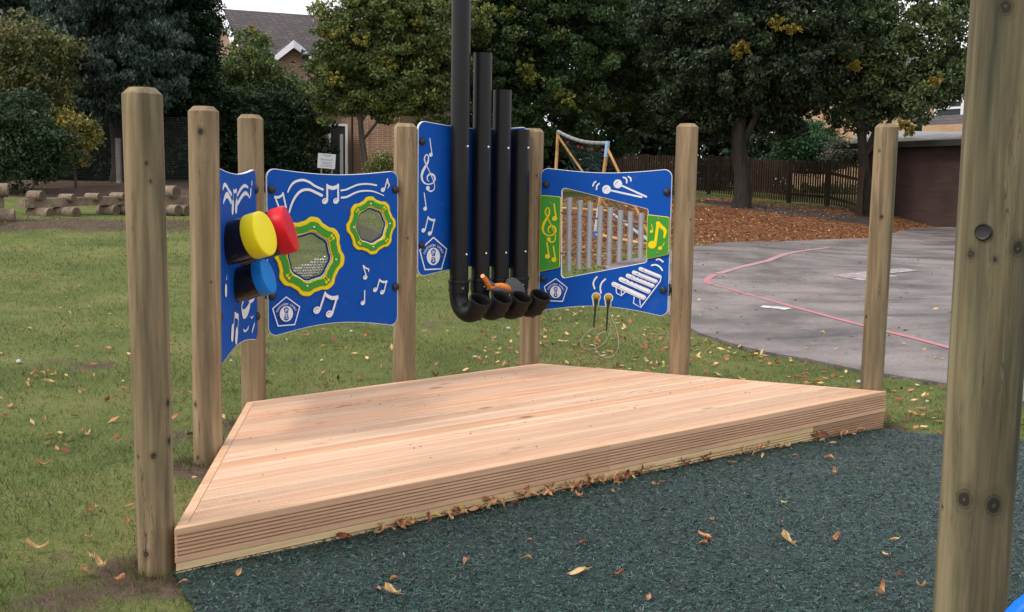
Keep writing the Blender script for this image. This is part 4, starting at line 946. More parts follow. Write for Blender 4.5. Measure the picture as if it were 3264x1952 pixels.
# ------------------------------------------------------------------ log balance benches on the far lawn
def bench(pl, pr, bh, tops, lows, label, capl=True):
    """pl, pr: (px, py, d) of the beam's lower front corners"""
    a = at(*pl); b_ = at(*pr); dv = Vector((b_.x-a.x, b_.y-a.y, 0)); L_ = dv.length; root = empty('log_bench', (a.x,a.y,a.z), math.atan2(dv.y,dv.x), label, 'bench', 'log benches on the far lawn')
    sl = (b_.z-a.z)/L_
    b = MB(); b.add([(0,0,0),(L_,0,sl*L_),(L_,.28,sl*L_),(0,.28,0),(0,0,bh),(L_,0,sl*L_+bh),(L_,.28,sl*L_+bh),(0,.28,bh)], [(0,3,2,1),(4,5,6,7),(0,1,5,4),(1,2,6,5),(2,3,7,6),(3,0,4,7)]); b.build('beam', M_LOG, root)
    def log(x, y0, y1, z, r, name):
        b = MB(); n = 16; M_ = Matrix.Translation((x+.25,y0,z+sl*x)) @ Vector((-.28,1,0)).normalized().to_track_quat('Z','X').to_matrix().to_4x4(); Lg = (y1-y0)*.68
        b.lathe([(r*.96,0),(r,.012),(r,Lg-.012),(r*.96,Lg)], n, 0, M_, (True,True)); b.mi[-1] = 1; b.mi[-2] = 1; b.build(name, [M_LOG,M_LOGEND], root, True, 40)
    for f_, hz, r in tops: log(L_*f_, -.12, .42, bh+hz, r, 'top_log')
    for f_, y0, y1, r in lows: log(L_*f_, y0, y1, -r+.005, r, 'ground_log')
    return root
bench((80,664,25),(470,650,26.6),.19,[(.03,.07,.11),(.27,.005,.09),(.48,.005,.09),(.69,.005,.09),(.88,.085,.10)],[(.05,-.3,.55,.14),(.24,-.35,.5,.14),(.62,-.1,.6,.13),(.76,-.35,.5,.13),(.93,-.3,.5,.13)],'weathered log bench on the far lawn with five short logs across its beam')
bench((505,653,26.5),(690,655,27.3),.19,[(.10,.11,.15),(.72,.09,.12)],[(.06,-.3,.5,.14),(.22,-.3,.5,.14),(.6,-.3,.5,.14),(.85,-.3,.5,.14)],'weathered log bench on the far lawn, seen between the two nearest posts')
bench((-240,690,21),(14,664,24),.25,[(.3,.1,.12),(.9,.12,.14)],[(.3,-.3,.55,.16),(.85,-.3,.55,.16)],'end of a weathered log bench cut off by the left edge of the photo')
# ------------------------------------------------------------------ leaning football goal
M_GW = wood('goal_timber', (.50,.27,.10), (.62,.36,.15), (.34,.17,.06), stretch=(9,9,9), knots=.3, rough=.6)
M_PAD = plain('grey_foam_padding', (.20,.21,.22), .6, var=.15, scale=8); M_PADB = plain('pale_blue_pad', (.22,.40,.62), .6); M_BFOOT = plain('blue_foot_plastic', (.02,.12,.42), .4); M_WPAD = plain('white_wrap', (.42,.44,.48), .6)
F1b, F1t = at(1896,757,21.7), at(1937,462,21.5); F2b, F2t = at(1765,668,26.4), at(1779,424,26.2); Br = at(2085,785,20.9); Bl = at(1948,680,25.9)
goal = empty('football_goal', F1b, 0, 'leaning orange brown football goal with grey padded crossbar behind the chime panel', 'goal'); gv = goal.matrix_world.inverted()
def gb(pts, r, name, mat, n=14): b = MB(); b.tube([gv @ Vector(p) for p in pts], r, n); return b.build(name, mat, goal, True, 50)
gb([F1b.lerp(F1t,.33), F1t], .036, 'goal_post', M_GW); gb([F1b.lerp(F1t,.07), F1b.lerp(F1t,.33)], .038, 'post_wrap', M_WPAD); gb([F1b, F1b.lerp(F1t,.07)], .042, 'post_foot', M_BFOOT)
gb([F2b, F2t], .038, 'goal_post', M_GW)
cbar = [F2t.lerp(F1t, k/10)+Vector((0,0,-.09*math.sin(math.pi*k/10))) for k in range(11)]
cbar = [p+Vector((0,0,.03)) for p in cbar]
gb(cbar, .04, 'padded_crossbar', M_PAD, 18)
for k in range(1,10): gb([cbar[k]-(cbar[k+1 if k < 10 else k]-cbar[k]).normalized()*.02, cbar[k]+(cbar[k+1]-cbar[k]).normalized()*.02 if k < 10 else cbar[k]], .0412, 'tie_band', M_RUB)
gb([F1t-(F1t-F1b).normalized()*.24, F1t+Vector((0,0,.07))], .043, 'corner_pad', M_PADB)
gb([F1t-Vector((0,0,.08)), Br+(F1t-Br)*.03], .026, 'back_stay', M_GW); gb([F2t-Vector((0,0,.08)), Bl], .026, 'back_stay', M_GW)
gb([F1b+Vector((0,0,.06)), Br], .036, 'ground_bar', M_GW); gb([F2b+Vector((0,0,.04)), Bl+Vector((0,0,.05))], .036, 'ground_bar', M_GW); gb([Bl, Br+Vector((0,0,.03))], .038, 'back_bar', M_WPAD)
# net hanging from the crossbar to the back bar
t = NT('dark_net_cord'); t.b.inputs['Base Color'].default_value = (.02,.05,.055,1); t.b.inputs['Roughness'].default_value = .8; M_NET = t.m
b = MB(); NU, NV = 22, 20
def netp(u_, v_): p = cbar[0].lerp(cbar[-1], u_); p.z = np.interp(u_*10, range(11), [q_.z for q_ in cbar])-.05; q_ = Bl.lerp(Br, u_)+Vector((0,0,.1)); s_ = p.lerp(q_, v_); s_.z -= .5*math.sin(math.pi*v_)*(.6+.3*math.sin(u_*9)); return gv @ s_
for i in range(NU+1): b.tube([netp(i/NU, j/NV) for j in range(NV+1)], .0022, 3, caps=False)
for j in range(NV+1): b.tube([netp(i/NU, j/NV) for i in range(NU+1)], .0022, 3, caps=False)
b.build('net', M_NET, goal)
for k in (2.3,4.6,5.4,7.3,9.2):
    b = MB(); p = gv @ (cbar[int(k)].lerp(cbar[int(k)+1], k-int(k))+Vector((0,0,-.11))); b.tube([p, p+Vector((0,0,-.05))], [.03,.015], 6); b.build('net_clip', bpy.data.materials.get('red_plastic_clip') or plain('red_plastic_clip',(.32,.02,.03),.5), goal)
# ------------------------------------------------------------------ picket fence and wire fence
def seg_fence(name, pts, hgt, label, pitch=.145, pw=.088):
    root = empty(name, pts[0], 0, label, 'fence'); fi = root.matrix_world.inverted(); pk = MB(); rl = MB()
    for (p, q) in zip(pts, pts[1:]):
        dv = Vector((q.x-p.x,q.y-p.y,0)); L_ = dv.length; e = dv.normalized(); nn = Vector((-e.y,e.x,0)); n = int(L_/pitch)
        for k in range(n):
            c_ = p.lerp(q, (k+.5)/n); c_.z = h1(c_.x, c_.y); j_ = rnd.uniform(-.03,.02); ln = rnd.uniform(-.006,.006)
            M_ = fi @ Matrix.Translation(c_) @ Matrix(((e.x,nn.x,0,0),(e.y,nn.y,0,0),(0,0,1,0),(0,0,0,1))) @ Matrix.Rotation(ln*2,4,'Y')
            hh = hgt+j_; w2 = pw/2
            vs = [(-w2,0,.06),(w2,0,.06),(w2,0,hh-.05),(w2*.5,0,hh-.01),(0,0,hh),(-w2*.5,0,hh-.01),(-w2,0,hh-.05)]
            pk.add(vs+[(x_,.018,z_) for x_,_,z_ in vs], [tuple(range(7)),tuple(range(13,6,-1))]+[(i,7+i,7+(i+1) % 7,(i+1) % 7) for i in range(7)], 0, M_)
        for hz in (.28,.72*hgt):
            a_ = fi @ Vector((p.x,p.y,h1(p.x,p.y)+hz)); c_ = fi @ Vector((q.x,q.y,h1(q.x,q.y)+hz)); ii = fi.to_3x3() @ nn
            rl.add([a_+ii*.02+Vector((0,0,-.04)),c_+ii*.02+Vector((0,0,-.04)),c_+ii*.06+Vector((0,0,-.04)),a_+ii*.06+Vector((0,0,-.04)),a_+ii*.02+Vector((0,0,.04)),c_+ii*.02+Vector((0,0,.04)),c_+ii*.06+Vector((0,0,.04)),a_+ii*.06+Vector((0,0,.04))],[(0,3,2,1),(4,5,6,7),(0,1,5,4),(1,2,6,5),(2,3,7,6),(3,0,4,7)])
        c_ = fi @ Vector((q.x,q.y,h1(q.x,q.y))); b = MB(); b.box(c_.x-.06,c_.x+.06,c_.y+.02,c_.y+.14,c_.z-.1,c_.z+hgt+.02); b.build('fence_post', M_FENCE, root)
    pk.build('pickets', M_FENCE, root); rl.build('rails', M_FENCE, root); return root
fp = [at(1935,590,45), at(2060,600,42.5)]+[at(px, 615+(px-2220)*.127, 40-(px-2220)*(9/525)) for px in (2160,2260,2388,2516,2638,2742)]
seg_fence('picket_fence', fp, 1.36, 'long dark brown picket fence behind the leaf covered ground under the oak')
t = NT('wire'); t.b.inputs['Base Color'].default_value = (.015,.018,.02,1); M_WIRE = t.m; t = NT('concrete'); M_CONC = plain('concrete', (.26,.23,.21), .9, var=.25, scale=20)
wf = [at(120,580,33.2), at(250,578,33.4), at(376,577,33.6), at(505,577,33.8), at(640,578,34)]
root = empty('wire_mesh_fence', wf[0], 0, 'thin black wire mesh fence on concrete posts in front of the dark hedge', 'fence'); fi = root.matrix_world.inverted(); b = MB()
for p, q in zip(wf, wf[1:]):
    n = 26
    for k in range(n): c_ = fi @ p.lerp(q, k/n); b.tube([c_, c_+Vector((0,0,1.9))], .0035, 3, caps=False)
    for k in range(26): z = Vector((0,0,.06+k*.073)); b.tube([fi @ p+z, fi @ q+z], .0035, 3, caps=False)
b.build('wire_mesh', M_WIRE, root)
for p in wf[::2] : c_ = fi @ p; b = MB(); b.box(c_.x-.065,c_.x+.065,c_.y+.03,c_.y+.15,-.2+c_.z,1.25+c_.z); b.build('concrete_post', M_CONC, root)
# sign on a stake
M_SIGN = plain('sign_plastic', (.42,.42,.46), .5)
sp_ = at(1040,545,30); sgn = empty('notice_board', (sp_.x, sp_.y, h1(sp_.x,sp_.y)), R(3), 'small white notice with lines of small print on stakes in front of the hedge', 'sign'); zc_ = sp_.z-sgn.location.z
A0 = at(1012,490,30); A1 = at(1070,538,30); wS = (A1-A0).x; hS = A0.z-A1.z; zm = (A0.z+A1.z)/2-sgn.location.z; xm = (A0.x+A1.x)/2-sp_.x
b = MB(); b.box(-wS/2,wS/2,-.012,0,-hS/2,hS/2,0,Matrix.Translation((xm,0,zm)) @ Matrix.Rotation(R(4),4,'Y')); sb = b.build('sign_board', M_SIGN, sgn)
b = MB()
for k, (z, wf_) in enumerate(((.40,.5),(.33,.45),(.12,.75),(.05,.7),(-.1,.7),(-.18,.5),(-.28,.65),(-.38,.7))):
    x = -wS*.42*wf_*1.1
    while x < wS*.42*wf_*1.1: l_ = rnd.uniform(.02,.05); b.box(x, x+l_, -.0135, -.0125, z*hS-.006, z*hS+.006, 0, Matrix.Translation((xm,0,zm)) @ Matrix.Rotation(R(4),4,'Y')); x += l_+.012
b.build('small_print', plain('print_ink',(.05,.05,.12),.8), sgn)
for sx in (-.3,.3): b = MB(); b.box(xm+sx*wS-.02,xm+sx*wS+.02,.003,.03,-.1,zm+hS*.4); b.build('stake', M_LOG, sgn)
# ------------------------------------------------------------------ buildings
def mesh_part(root, name, vs, fs, mat):
    top = root
    while top.parent: top = top.parent
    i_ = top.matrix_world.inverted(); b = MB(); b.add([i_ @ Vector(v_) for v_ in vs], fs); return b.build(name, mat, root)
t = NT('slate_roof'); v = t.n('ShaderNodeTexCoord'); bk = t.n('ShaderNodeTexBrick'); bk.inputs['Scale'].default_value = 1; bk.inputs['Brick Width'].default_value = .3; bk.inputs['Row Height'].default_value = .16; bk.inputs['Mortar Size'].default_value = .018
bk.inputs['Color1'].default_value = (.060,.045,.050,1); bk.inputs['Color2'].default_value = (.095,.07,.075,1); bk.inputs['Mortar'].default_value = (.022,.016,.018,1)
sx_ = t.n('ShaderNodeSeparateXYZ'); t.l(v,'Object',sx_,0); cx_ = t.n('ShaderNodeCombineXYZ'); t.l(sx_,0,cx_,0); t.l(sx_,2,cx_,1); t.l(cx_,0,bk,'Vector')
n = t.noise(t.coords((1,1,1)), 2.5, 6, .75, obj=False); r = t.ramp(n,'Fac',[(.5,(.7,.7,.7)),(.62,(1.1,1.1,1.05)),(.72,(2.6,2.5,2.2))]); x = t.mix((bk,'Color'),(r,0),1,'MULTIPLY'); t.l(x,0,t.b,'Base Color'); t.b.inputs['Roughness'].default_value = .85; M_ROOF = t.m
M_BARGE = plain('white_barge_board', (.72,.72,.78), .5)
R0, R1 = at(700,28,56), at(1110,57,62); E0, E1 = at(757,165,51), at(1190,205,57)
hb = empty('brick_house', (E0.x,E0.y,1.6), 0, 'orange brick house with dark tiled roof and a small white edged gable', 'house')
E0b = R0*2-E0; E0b.z = E0.z; E1b = R1*2-E1; E1b.z = E1.z
up = Vector((0,0,.12))
mesh_part(hb,'roof',[R0,R1,E1,E0,E1b,E0b,R0-up,R1-up,E1-up,E0-up],[(3,2,1,0),(0,1,4,5),(3,0,6,9),(2,3,9,8)],M_ROOF)
ins_ = (E1-E0).normalized()*.35
def dn(p, z=1.2): return Vector((p.x,p.y,z))
back = (E0b-E0).normalized()*.4
w0, w1, w2_, w3 = E0+ins_+back*.6, E1-ins_+back*.6, E1b-ins_-back*.6, E0b+ins_-back*.6
mesh_part(hb,'wall',[dn(w0),dn(w1),dn(w2_),dn(w3),w0,w1,w2_,w3,R0+ins_-up*1.6,R1-ins_-up*1.6],[(0,1,5,4),(3,0,4,8,7),(1,2,6,9,5),(2,3,7,6)],M_OBRICK)
b_ = (E0-R0).normalized(); mesh_part(hb,'barge_board',[R0+Vector((-.05,-.05,.06)),E0+Vector((-.05,-.05,.06)),E0+Vector((-.05,-.05,-.24)),R0+Vector((-.05,-.05,-.26)),R0+Vector((.12,0,.06)),E0+Vector((.12,0,.06)),E0+Vector((.12,0,-.24)),R0+Vector((.12,0,-.26))],[(0,1,2,3),(4,7,6,5),(0,4,5,1),(3,2,6,7),(1,5,6,2)],M_BARGE)
G0, G1, G2 = at(936,131,49), at(876,181,49.2), at(1000,181,49.2); gr = (Vector((R0.x,R0.y,0))-Vector((E0.x,E0.y,0))).normalized()*6.5
mesh_part(hb,'gable_roof',[G0,G0+gr,G1,G1+gr,G2,G2+gr],[(0,2,3,1),(0,1,5,4)],M_ROOF)
gi_ = gr.normalized()*.3; q0,q1,q2 = G0+gi_-Vector((0,0,.1)),G1+gi_+Vector((.12,0,0)),G2+gi_-Vector((.12,0,0))
mesh_part(hb,'gable_wall',[q0,q1,q2,dn(q1),dn(q2),q1+gr*.8,q2+gr*.8,dn(q1)+gr*.8,dn(q2)+gr*.8],[(0,1,3,4,2),(1,5,7,3),(2,4,8,6)],M_OBRICK)
for p, q in ((G0,G1),(G0,G2)):
    z = Vector((0,0,.24)); f = -gi_*.15; mesh_part(hb,'barge_board',[p+f+Vector((0,0,.03)),q+f+Vector((0,0,.03)),q+f-z,p+f-z*1.2,p+gi_*.2+Vector((0,0,.03)),q+gi_*.2+Vector((0,0,.03)),q+gi_*.2-z,p+gi_*.2-z*1.2],[(0,1,2,3),(7,6,5,4),(0,4,5,1),(3,2,6,7)],M_BARGE)
ch = at(1026,48,60); b = MB(); c_ = hb.matrix_world.inverted() @ ch; b.box(c_.x-.35,c_.x+.35,c_.y-.3,c_.y+.3,c_.z-1.2,c_.z+.05); b.lathe([(.13,.05),(.11,.25),(.09,.25)],10,0,Matrix.Translation(c_)); b.build('chimney', M_OBRICK, hb)
am = at(998,30,59); b = MB(); c_ = hb.matrix_world.inverted() @ am; b.tube([c_+Vector((0,0,-1)),c_+Vector((0,0,.5))],.02,6); b.tube([c_+Vector((.45,0,-1)),c_+Vector((.45,0,1.2))],.02,6)
for k in range(6): b.tube([c_+Vector((-.45+.12*k,-.2,.3-.04*k)),c_+Vector((-.45+.12*k,.2,.3-.04*k))],.009,4)
b.tube([c_+Vector((-.5,0,.32)),c_+Vector((.2,0,.1))],.012,5); b.build('aerial', M_ALU, hb)
def wall_box(root, name, p, q, depth, z0, z1, mat):
    e = Vector((q.x-p.x,q.y-p.y,0)).normalized(); nn = Vector((-e.y,e.x,0))*depth; P_ = [Vector((p.x,p.y,0)),Vector((q.x,q.y,0))]; P_ += [P_[1]+nn,P_[0]+nn]
    return mesh_part(root,name,[Vector((a_.x,a_.y,z0)) for a_ in P_]+[Vector((a_.x,a_.y,z1)) for a_ in P_],[(0,3,2,1),(4,5,6,7),(0,1,5,4),(1,2,6,5),(2,3,7,6),(3,0,4,7)],mat)
# brick wing with a back door, under the small tree
pA, pB = at(985,540,41), at(1275,540,39); wing = empty('brick_wing', (pA.x,pA.y,1.4), 0, 'low orange brick building with a dark doorway in a white frame', 'building')
zt_ = at(1130,330,40).z
wall_box(wing,'wall',pA,pB,5,1.0,zt_,M_OBRICK); wall_box(wing,'flat_roof',pA+Vector((-.3,-.3,0)),pB+Vector((.3,-.3,0)),5.6,zt_+.003,zt_+.3,M_ROOF)
dA, dB = at(1054,402,39.9), at(1105,402,39.75); e_ = Vector(((dB-dA).x,(dB-dA).y,0)).normalized(); n_ = Vector((-e_.y,e_.x,0))
wall_box(wing,'doorway',dA-n_*.06,dB-n_*.06,.05,1.3,dA.z,plain('dark_doorway',(.012,.013,.015),.6))
for p, q, z0, z1 in ((dA-e_*.06,dA+e_*.03,1.3,dA.z+.07),(dB-e_*.03,dB+e_*.06,1.3,dA.z+.07),(dA+e_*.031,dB-e_*.031,dA.z-.005,dA.z+.075)): wall_box(wing,'door_frame',p-n_*.10,q-n_*.10,.09,z0,z1,M_BARGE)
q = at(1090,420,39.6); wall_box(wing,'curtain',q-n_*.07-e_*.06,q-n_*.07+e_*.06,.01,1.3,dA.z-.3,plain('grey_curtain',(.3,.32,.32),.8))
q = at(1125,420,39.5); b = MB(); c_ = wing.matrix_world.inverted() @ (q-n_*.12); b.tube([(c_.x,c_.y,-.3),(c_.x,c_.y,zt_-1.4)],.04,8); b.build('drainpipe', M_RUB, wing)
# garage on the right
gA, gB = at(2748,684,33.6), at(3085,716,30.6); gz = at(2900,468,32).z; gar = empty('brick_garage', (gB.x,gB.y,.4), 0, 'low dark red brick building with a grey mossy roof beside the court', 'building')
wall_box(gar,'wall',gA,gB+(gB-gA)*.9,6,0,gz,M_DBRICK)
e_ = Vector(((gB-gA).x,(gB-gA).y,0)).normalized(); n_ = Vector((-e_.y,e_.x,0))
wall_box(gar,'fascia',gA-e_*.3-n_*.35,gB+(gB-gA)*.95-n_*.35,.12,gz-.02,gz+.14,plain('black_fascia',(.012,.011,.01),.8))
p, q = gA-e_*.3-n_*.33, gB+(gB-gA)*.95-n_*.33
t = NT('mossy_felt'); v = t.coords((1,1,1)); n = t.noise(v,1.6,6,.7,obj=False); sz = t.n('ShaderNodeSeparateXYZ'); t.l(v,0,sz,0)
m2 = t.n('ShaderNodeMath',operation='MULTIPLY_ADD'); m2.inputs[1].default_value = -1.1; m2.inputs[2].default_value = (gz-.4+.55)*1.1; t.l(sz,2,m2,0); s2_ = t.n('ShaderNodeMath',operation='ADD'); t.l(m2,0,s2_,0); t.l(n,'Fac',s2_,1)
rr = t.ramp(s2_,0,[(.62,(.20,.20,.215)),(.78,(.10,.085,.025)),(.95,(.05,.06,.02))]); t.l(rr,0,t.b,'Base Color'); t.b.inputs['Roughness'].default_value = .8
mesh_part(gar,'roof',[Vector((p.x,p.y,gz+.145)),Vector((q.x,q.y,gz+.145)),at(3300,424,35.5),at(2735,416,38.5),Vector((p.x,p.y,gz+.1))+n_*.01,Vector((q.x,q.y,gz+.1))+n_*.01],[(0,1,2,3),(4,5,1,0)],t.m)
# buff house on the right with a window
hA, hB = at(2480,450,58), at(3300,450,50); bz = 14; bh_ = empty('buff_house', (hA.x,hA.y,1), 0, 'pale buff brick house with a white framed window, glimpsed behind the oak', 'house')
wall_box(bh_,'wall',hA,hB,8,.5,6.4,M_BBRICK)
e_ = Vector(((hB-hA).x,(hB-hA).y,0)).normalized(); n_ = Vector((-e_.y,e_.x,0))
mesh_part(bh_,'roof',[Vector((hA.x,hA.y,6.35))-n_*.5-e_*.5,Vector((hB.x,hB.y,6.35))-n_*.5+e_*.5,Vector((hB.x,hB.y,8.4))+n_*4+e_*.5,Vector((hA.x,hA.y,8.4))+n_*4-e_*.5,Vector((hB.x,hB.y,6.35))+n_*8.5+e_*.5,Vector((hA.x,hA.y,6.35))+n_*8.5-e_*.5],[(0,1,2,3),(3,2,4,5)],M_ROOF)
def wwin(x0, x1, y0, y1):
    def onw(px, py): v = ray(px, py); t_ = (Vector((hA.x,hA.y,0)).dot(n_))/(v[0]*n_.x+v[1]*n_.y); return Vector((v[0]*t_,v[1]*t_,v[2]*t_+CAMZ))
    a_, c_ = onw(x0,y0), onw(x1,y1); w_ = wall_box(bh_,'window',a_-n_*.05,Vector((c_.x,c_.y,0))-n_*.05,.04,c_.z,a_.z,M_GLASS); wd = (Vector((c_.x,c_.y,0))-Vector((a_.x,a_.y,0))).length
    b = MB(); o = Vector((a_.x,a_.y,0))-n_*.09; fi_ = bh_.matrix_world.inverted(); fr_ = Matrix(((e_.x,n_.x,0,o.x),(e_.y,n_.y,0,o.y),(0,0,1,0),(0,0,0,1)))
    for u0,u1,z0,z1 in ((-.08,.06,c_.z-.08,a_.z+.08),(wd-.06,wd+.08,c_.z-.08,a_.z+.08),(.061,wd-.061,c_.z-.08,c_.z+.08),(.061,wd-.061,a_.z-.06,a_.z+.08),(.061,wd-.061,(a_.z*.6+c_.z*.4)-.05,(a_.z*.6+c_.z*.4)+.05),(wd*.5-.05,wd*.5+.05,(a_.z*.6+c_.z*.4)+.051,a_.z-.061)): b.box(u0,u1,0,.1,z0,z1,0,fi_ @ fr_)
    f_ = b.build('window_frame', M_BARGE, w_); f_.matrix_parent_inverse = Matrix(); return w_
wwin(2988,3068,325,378); wwin(2935,2952,345,385)
# lean-to roof and hedge strips under that window
lA, lB = at(2940,398,44), at(3200,402,42); l_o = empty('lean_to_roof', lA, 0, 'grey tiled lean-to below the white framed window', 'building')
wall_box(l_o,'wall',lA,lB,3,.6,at(3000,395,43).z,M_BBRICK); zl = at(3000,395,43).z
mesh_part(l_o,'roof',[Vector((lA.x,lA.y,zl)),Vector((lB.x,lB.y,zl)),Vector((lB.x,lB.y+3,zl+.45)),Vector((lA.x,lA.y+3,zl+.45))],[(0,1,2,3)],M_ROOF)
# white garage behind the fence
sA, sB = at(2236,600,52), at(2352,600,51); wsh = empty('white_shed', (sA.x,sA.y,1.2), 0, 'white painted shed with grey panels behind the picket fence, left of the oak trunk', 'shed')
z1_, z2_ = at(2290,458,52).z, at(2250,425,52).z
wall_box(wsh,'wall',sA,sB,3,1,z1_,plain('grey_white_cladding',(.42,.43,.50),.6)); e_ = Vector(((sB-sA).x,(sB-sA).y,0)).normalized()
mesh_part(wsh,'roof',[Vector((sA.x-.2,sA.y-.2,z1_)),Vector((sB.x+.2,sB.y-.2,z1_)),Vector((sB.x+.2,sB.y+3.2,z2_+.2)),Vector((sA.x-.2,sA.y+3.2,z2_+.2))],[(0,1,2,3)],plain('white_roof_sheet',(.75,.76,.85),.4))
# house glimpsed at the far left
fA, fB = at(-120,520,58), at(150,520,56); fh = empty('red_brick_house', (fA.x,fA.y,1.2), 0, 'brick house with grey roof and white window behind the yellow leaved tree', 'house')
zf = at(0,150,57).z; wall_box(fh,'wall',fA,fB,7,1,zf,M_OBRICK)
mesh_part(fh,'roof',[Vector((fA.x-.4,fA.y-.4,zf)),Vector((fB.x+.4,fB.y-.4,zf)),Vector((fB.x+.4,fB.y+4,zf+2.6)),Vector((fA.x-.4,fA.y+4,zf+2.6))],[(0,1,2,3)],M_ROOF)
p0, p1 = at(55,208,55.5), at(118,272,55.5); w_ = wall_box(fh,'window',Vector((p0.x,p0.y,0)),Vector((p1.x,p0.y,0)),.05,p1.z,p0.z,M_BARGE)
c_ = [(p0.x+.1+(p1.x-p0.x-.1)*k/3) for k in range(3)]
for k in range(3):
    for zz in (0,1): x0_ = c_[k]; x1_ = x0_+(p1.x-p0.x)/3-.12; z0_ = p1.z+.1+zz*(p0.z-p1.z)/2; wall_box(w_,'pane',Vector((x0_,p0.y-.03,0)),Vector((x1_,p0.y-.03,0)),.02,z0_,z0_+(p0.z-p1.z)/2-.18,M_GLASS).matrix_world
# ------------------------------------------------------------------ trees, bushes, hedges
def unit(n): v = rs.normal(size=(n,3)); return v/np.linalg.norm(v,axis=1,keepdims=True)
def leaves(cent, size, cols, droop=0., wid=.5, up=.35):
    """leaf shaped four-sided faces at the given centres"""
    n = len(cent); a = unit(n); a[:,2] -= droop; a /= np.linalg.norm(a,axis=1,keepdims=True)
    nrm = unit(n); nrm[:,2] = np.abs(nrm[:,2])+up; b = np.cross(a, nrm); b /= np.linalg.norm(b,axis=1,keepdims=True)+1e-9
    L = (size*rs.uniform(.6,1.35,n))[:,None]; W = L*wid
    V = np.stack([cent-a*L*.5, cent+b*W*.5-a*L*.08, cent+a*L*.5, cent-b*W*.5-a*L*.08], 1)
    return V, cols
def crown_points(blobs, n, clump=.24, clumps=26, shell=(.45,1.05), flat=.8):
    """blobs: (centre, radius) -> leaf centres grouped in clumps, and the clump index of each"""
    tot = sum(r**2 for c, r in blobs); P = []; I = []; ci = 0
    for c, r in blobs:
        k = max(6, int(clumps*(r**2/tot)*len(blobs))); kn = max(10, int(n*(r**2)/tot/k))
        d = unit(k); rad = rs.uniform(shell[0], shell[1]*1.12, k)**.8
        cc = np.array(c)+d*(rad*r)[:,None]*np.array([1,1,flat])
        for j in range(k):
            cr_ = max(r*clump, .3)*rs.uniform(.6,1.5); m_ = int(kn*rs.uniform(.5,1.5))
            q = unit(m_)*(cr_*rs.uniform(.25,1,m_)**.6)[:,None]*np.array([1,1,.62]); P.append(cc[j]+q); I.append(np.full(m_, ci)); ci += 1
    return np.concatenate(P), np.concatenate(I), ci
def colour(I, nc, pal, cv=.25, lv=.42, special=None):
    pal = np.array(pal); w_ = rs.dirichlet(np.ones(len(pal))*.8, nc); base = w_@pal; base = base*rs.uniform(1-cv,1+cv,(nc,1)); c = base[I]*rs.uniform(1-lv,1+lv,(len(I),1)); return np.clip(c, .002, .9)
def tree(name, label, cat, blobs, n, size, pal, trunk=None, tr=.2, bark=None, clump=.24, clumps=26, droop=.1, group=None, yellow=None, limbs=6, wid=.5, shell=(.45,1.05), flat=.85, up=.35, mat=None):
    """blobs in photo pixels (px, py, distance, radius px); trunk (px, py, d) at its foot"""
    bl = [(np.array(at(px,py,d)), r*d/F) for px, py, d, r in blobs]
    if trunk: f = at(*trunk); foot = Vector((f.x, f.y, h1(f.x,f.y)-.15))
    else: c = sum(b_[0] for b_ in bl)/len(bl); foot = Vector((c[0],c[1],h1(c[0],c[1])-.1))
    root = empty(name, foot, 0, label, cat, group); off = np.array(foot)
    P, I, nc = crown_points(bl, n, clump, clumps, shell, flat); col = colour(I, nc, pal)
    if yellow:
        ypal, spots = yellow
        for px, py, d, r in spots:
            c = np.array(at(px,py,d)); rr_ = r*d/F; k_ = np.linalg.norm(P-c,axis=1) < rr_*rs.uniform(.2,1.1,len(P)); col[k_] = np.array(ypal)*rs.uniform(.7,1.25,(k_.sum(),1))
            
            for _ in range(16):
                m_ = 16; q = unit(m_)*(rr_*.42*rs.uniform(.1,1,m_)**.5)[:,None]*np.array([1,1,.5])+rs.normal(0,rr_*.95,3)*np.array([1,.6,.9]); P = np.concatenate([P, c+q]); col = np.concatenate([col, np.array(ypal)*rs.uniform(.5,1.3,(m_,1))])
    V, col = leaves(P-off, size, col, droop, wid, up); soup('crown', V, col, mat or M_LEAF, root)
    if trunk:
        b = MB(); top = bl[0][0]-off; h_ = max(1., top[2]); tp = Vector((top[0]*.6, top[1]*.6, h_*.85)); n_ = 8
        pts = [Vector((tp.x*(k/n_)**1.3+math.sin(k*1.3)*tr*.25, tp.y*(k/n_)**1.3, tp.z*k/n_)) for k in range(n_+1)]
        rad = [tr*(1.45 if k == 0 else 1)*(1-.55*k/n_) for k in range(n_+1)]
        pts.insert(1, pts[0].lerp(pts[1],.25)); rad.insert(1, tr*1.1)
        b.tube(pts, rad, 14)
        for j in range(min(limbs, len(bl)*2)):
            c, r = bl[j % len(bl)]; k = rnd.randint(4, n_); s_ = pts[k]; e_ = Vector(c-off)+Vector((rnd.uniform(-.4,.4)*r,rnd.uniform(-.4,.4)*r,rnd.uniform(-.2,.3)*r)); m_ = s_.lerp(e_,.5)+Vector((rnd.uniform(-.2,.2),rnd.uniform(-.2,.2),.1*(e_-s_).length))
            b.tube([s_, s_.lerp(m_,.5)+Vector((0,0,.05)), m_, m_.lerp(e_,.5), e_], [tr*.42,tr*.34,tr*.26,tr*.16,tr*.06], 8)
        b.build('trunk', bark or M_BARK, root, True, 60)
    return root
tree('blue_spruce','large blue green spruce with drooping sprays above the yellow shrub','tree',[(375,-60,34,190),(330,90,34,150),(440,110,33.5,150),(270,200,34,110),(400,210,33,150),(500,220,33.5,100),(310,290,33.5,90),(430,300,33,90),(230,60,35,110)],95000,.15,[(.04,.068,.055),(.07,.10,.082),(.025,.042,.032)],(375,577,34.5),.24,M_DBARK,clump=.2,clumps=60,droop=1.2,wid=.42,up=.9,shell=(.25,1.05))
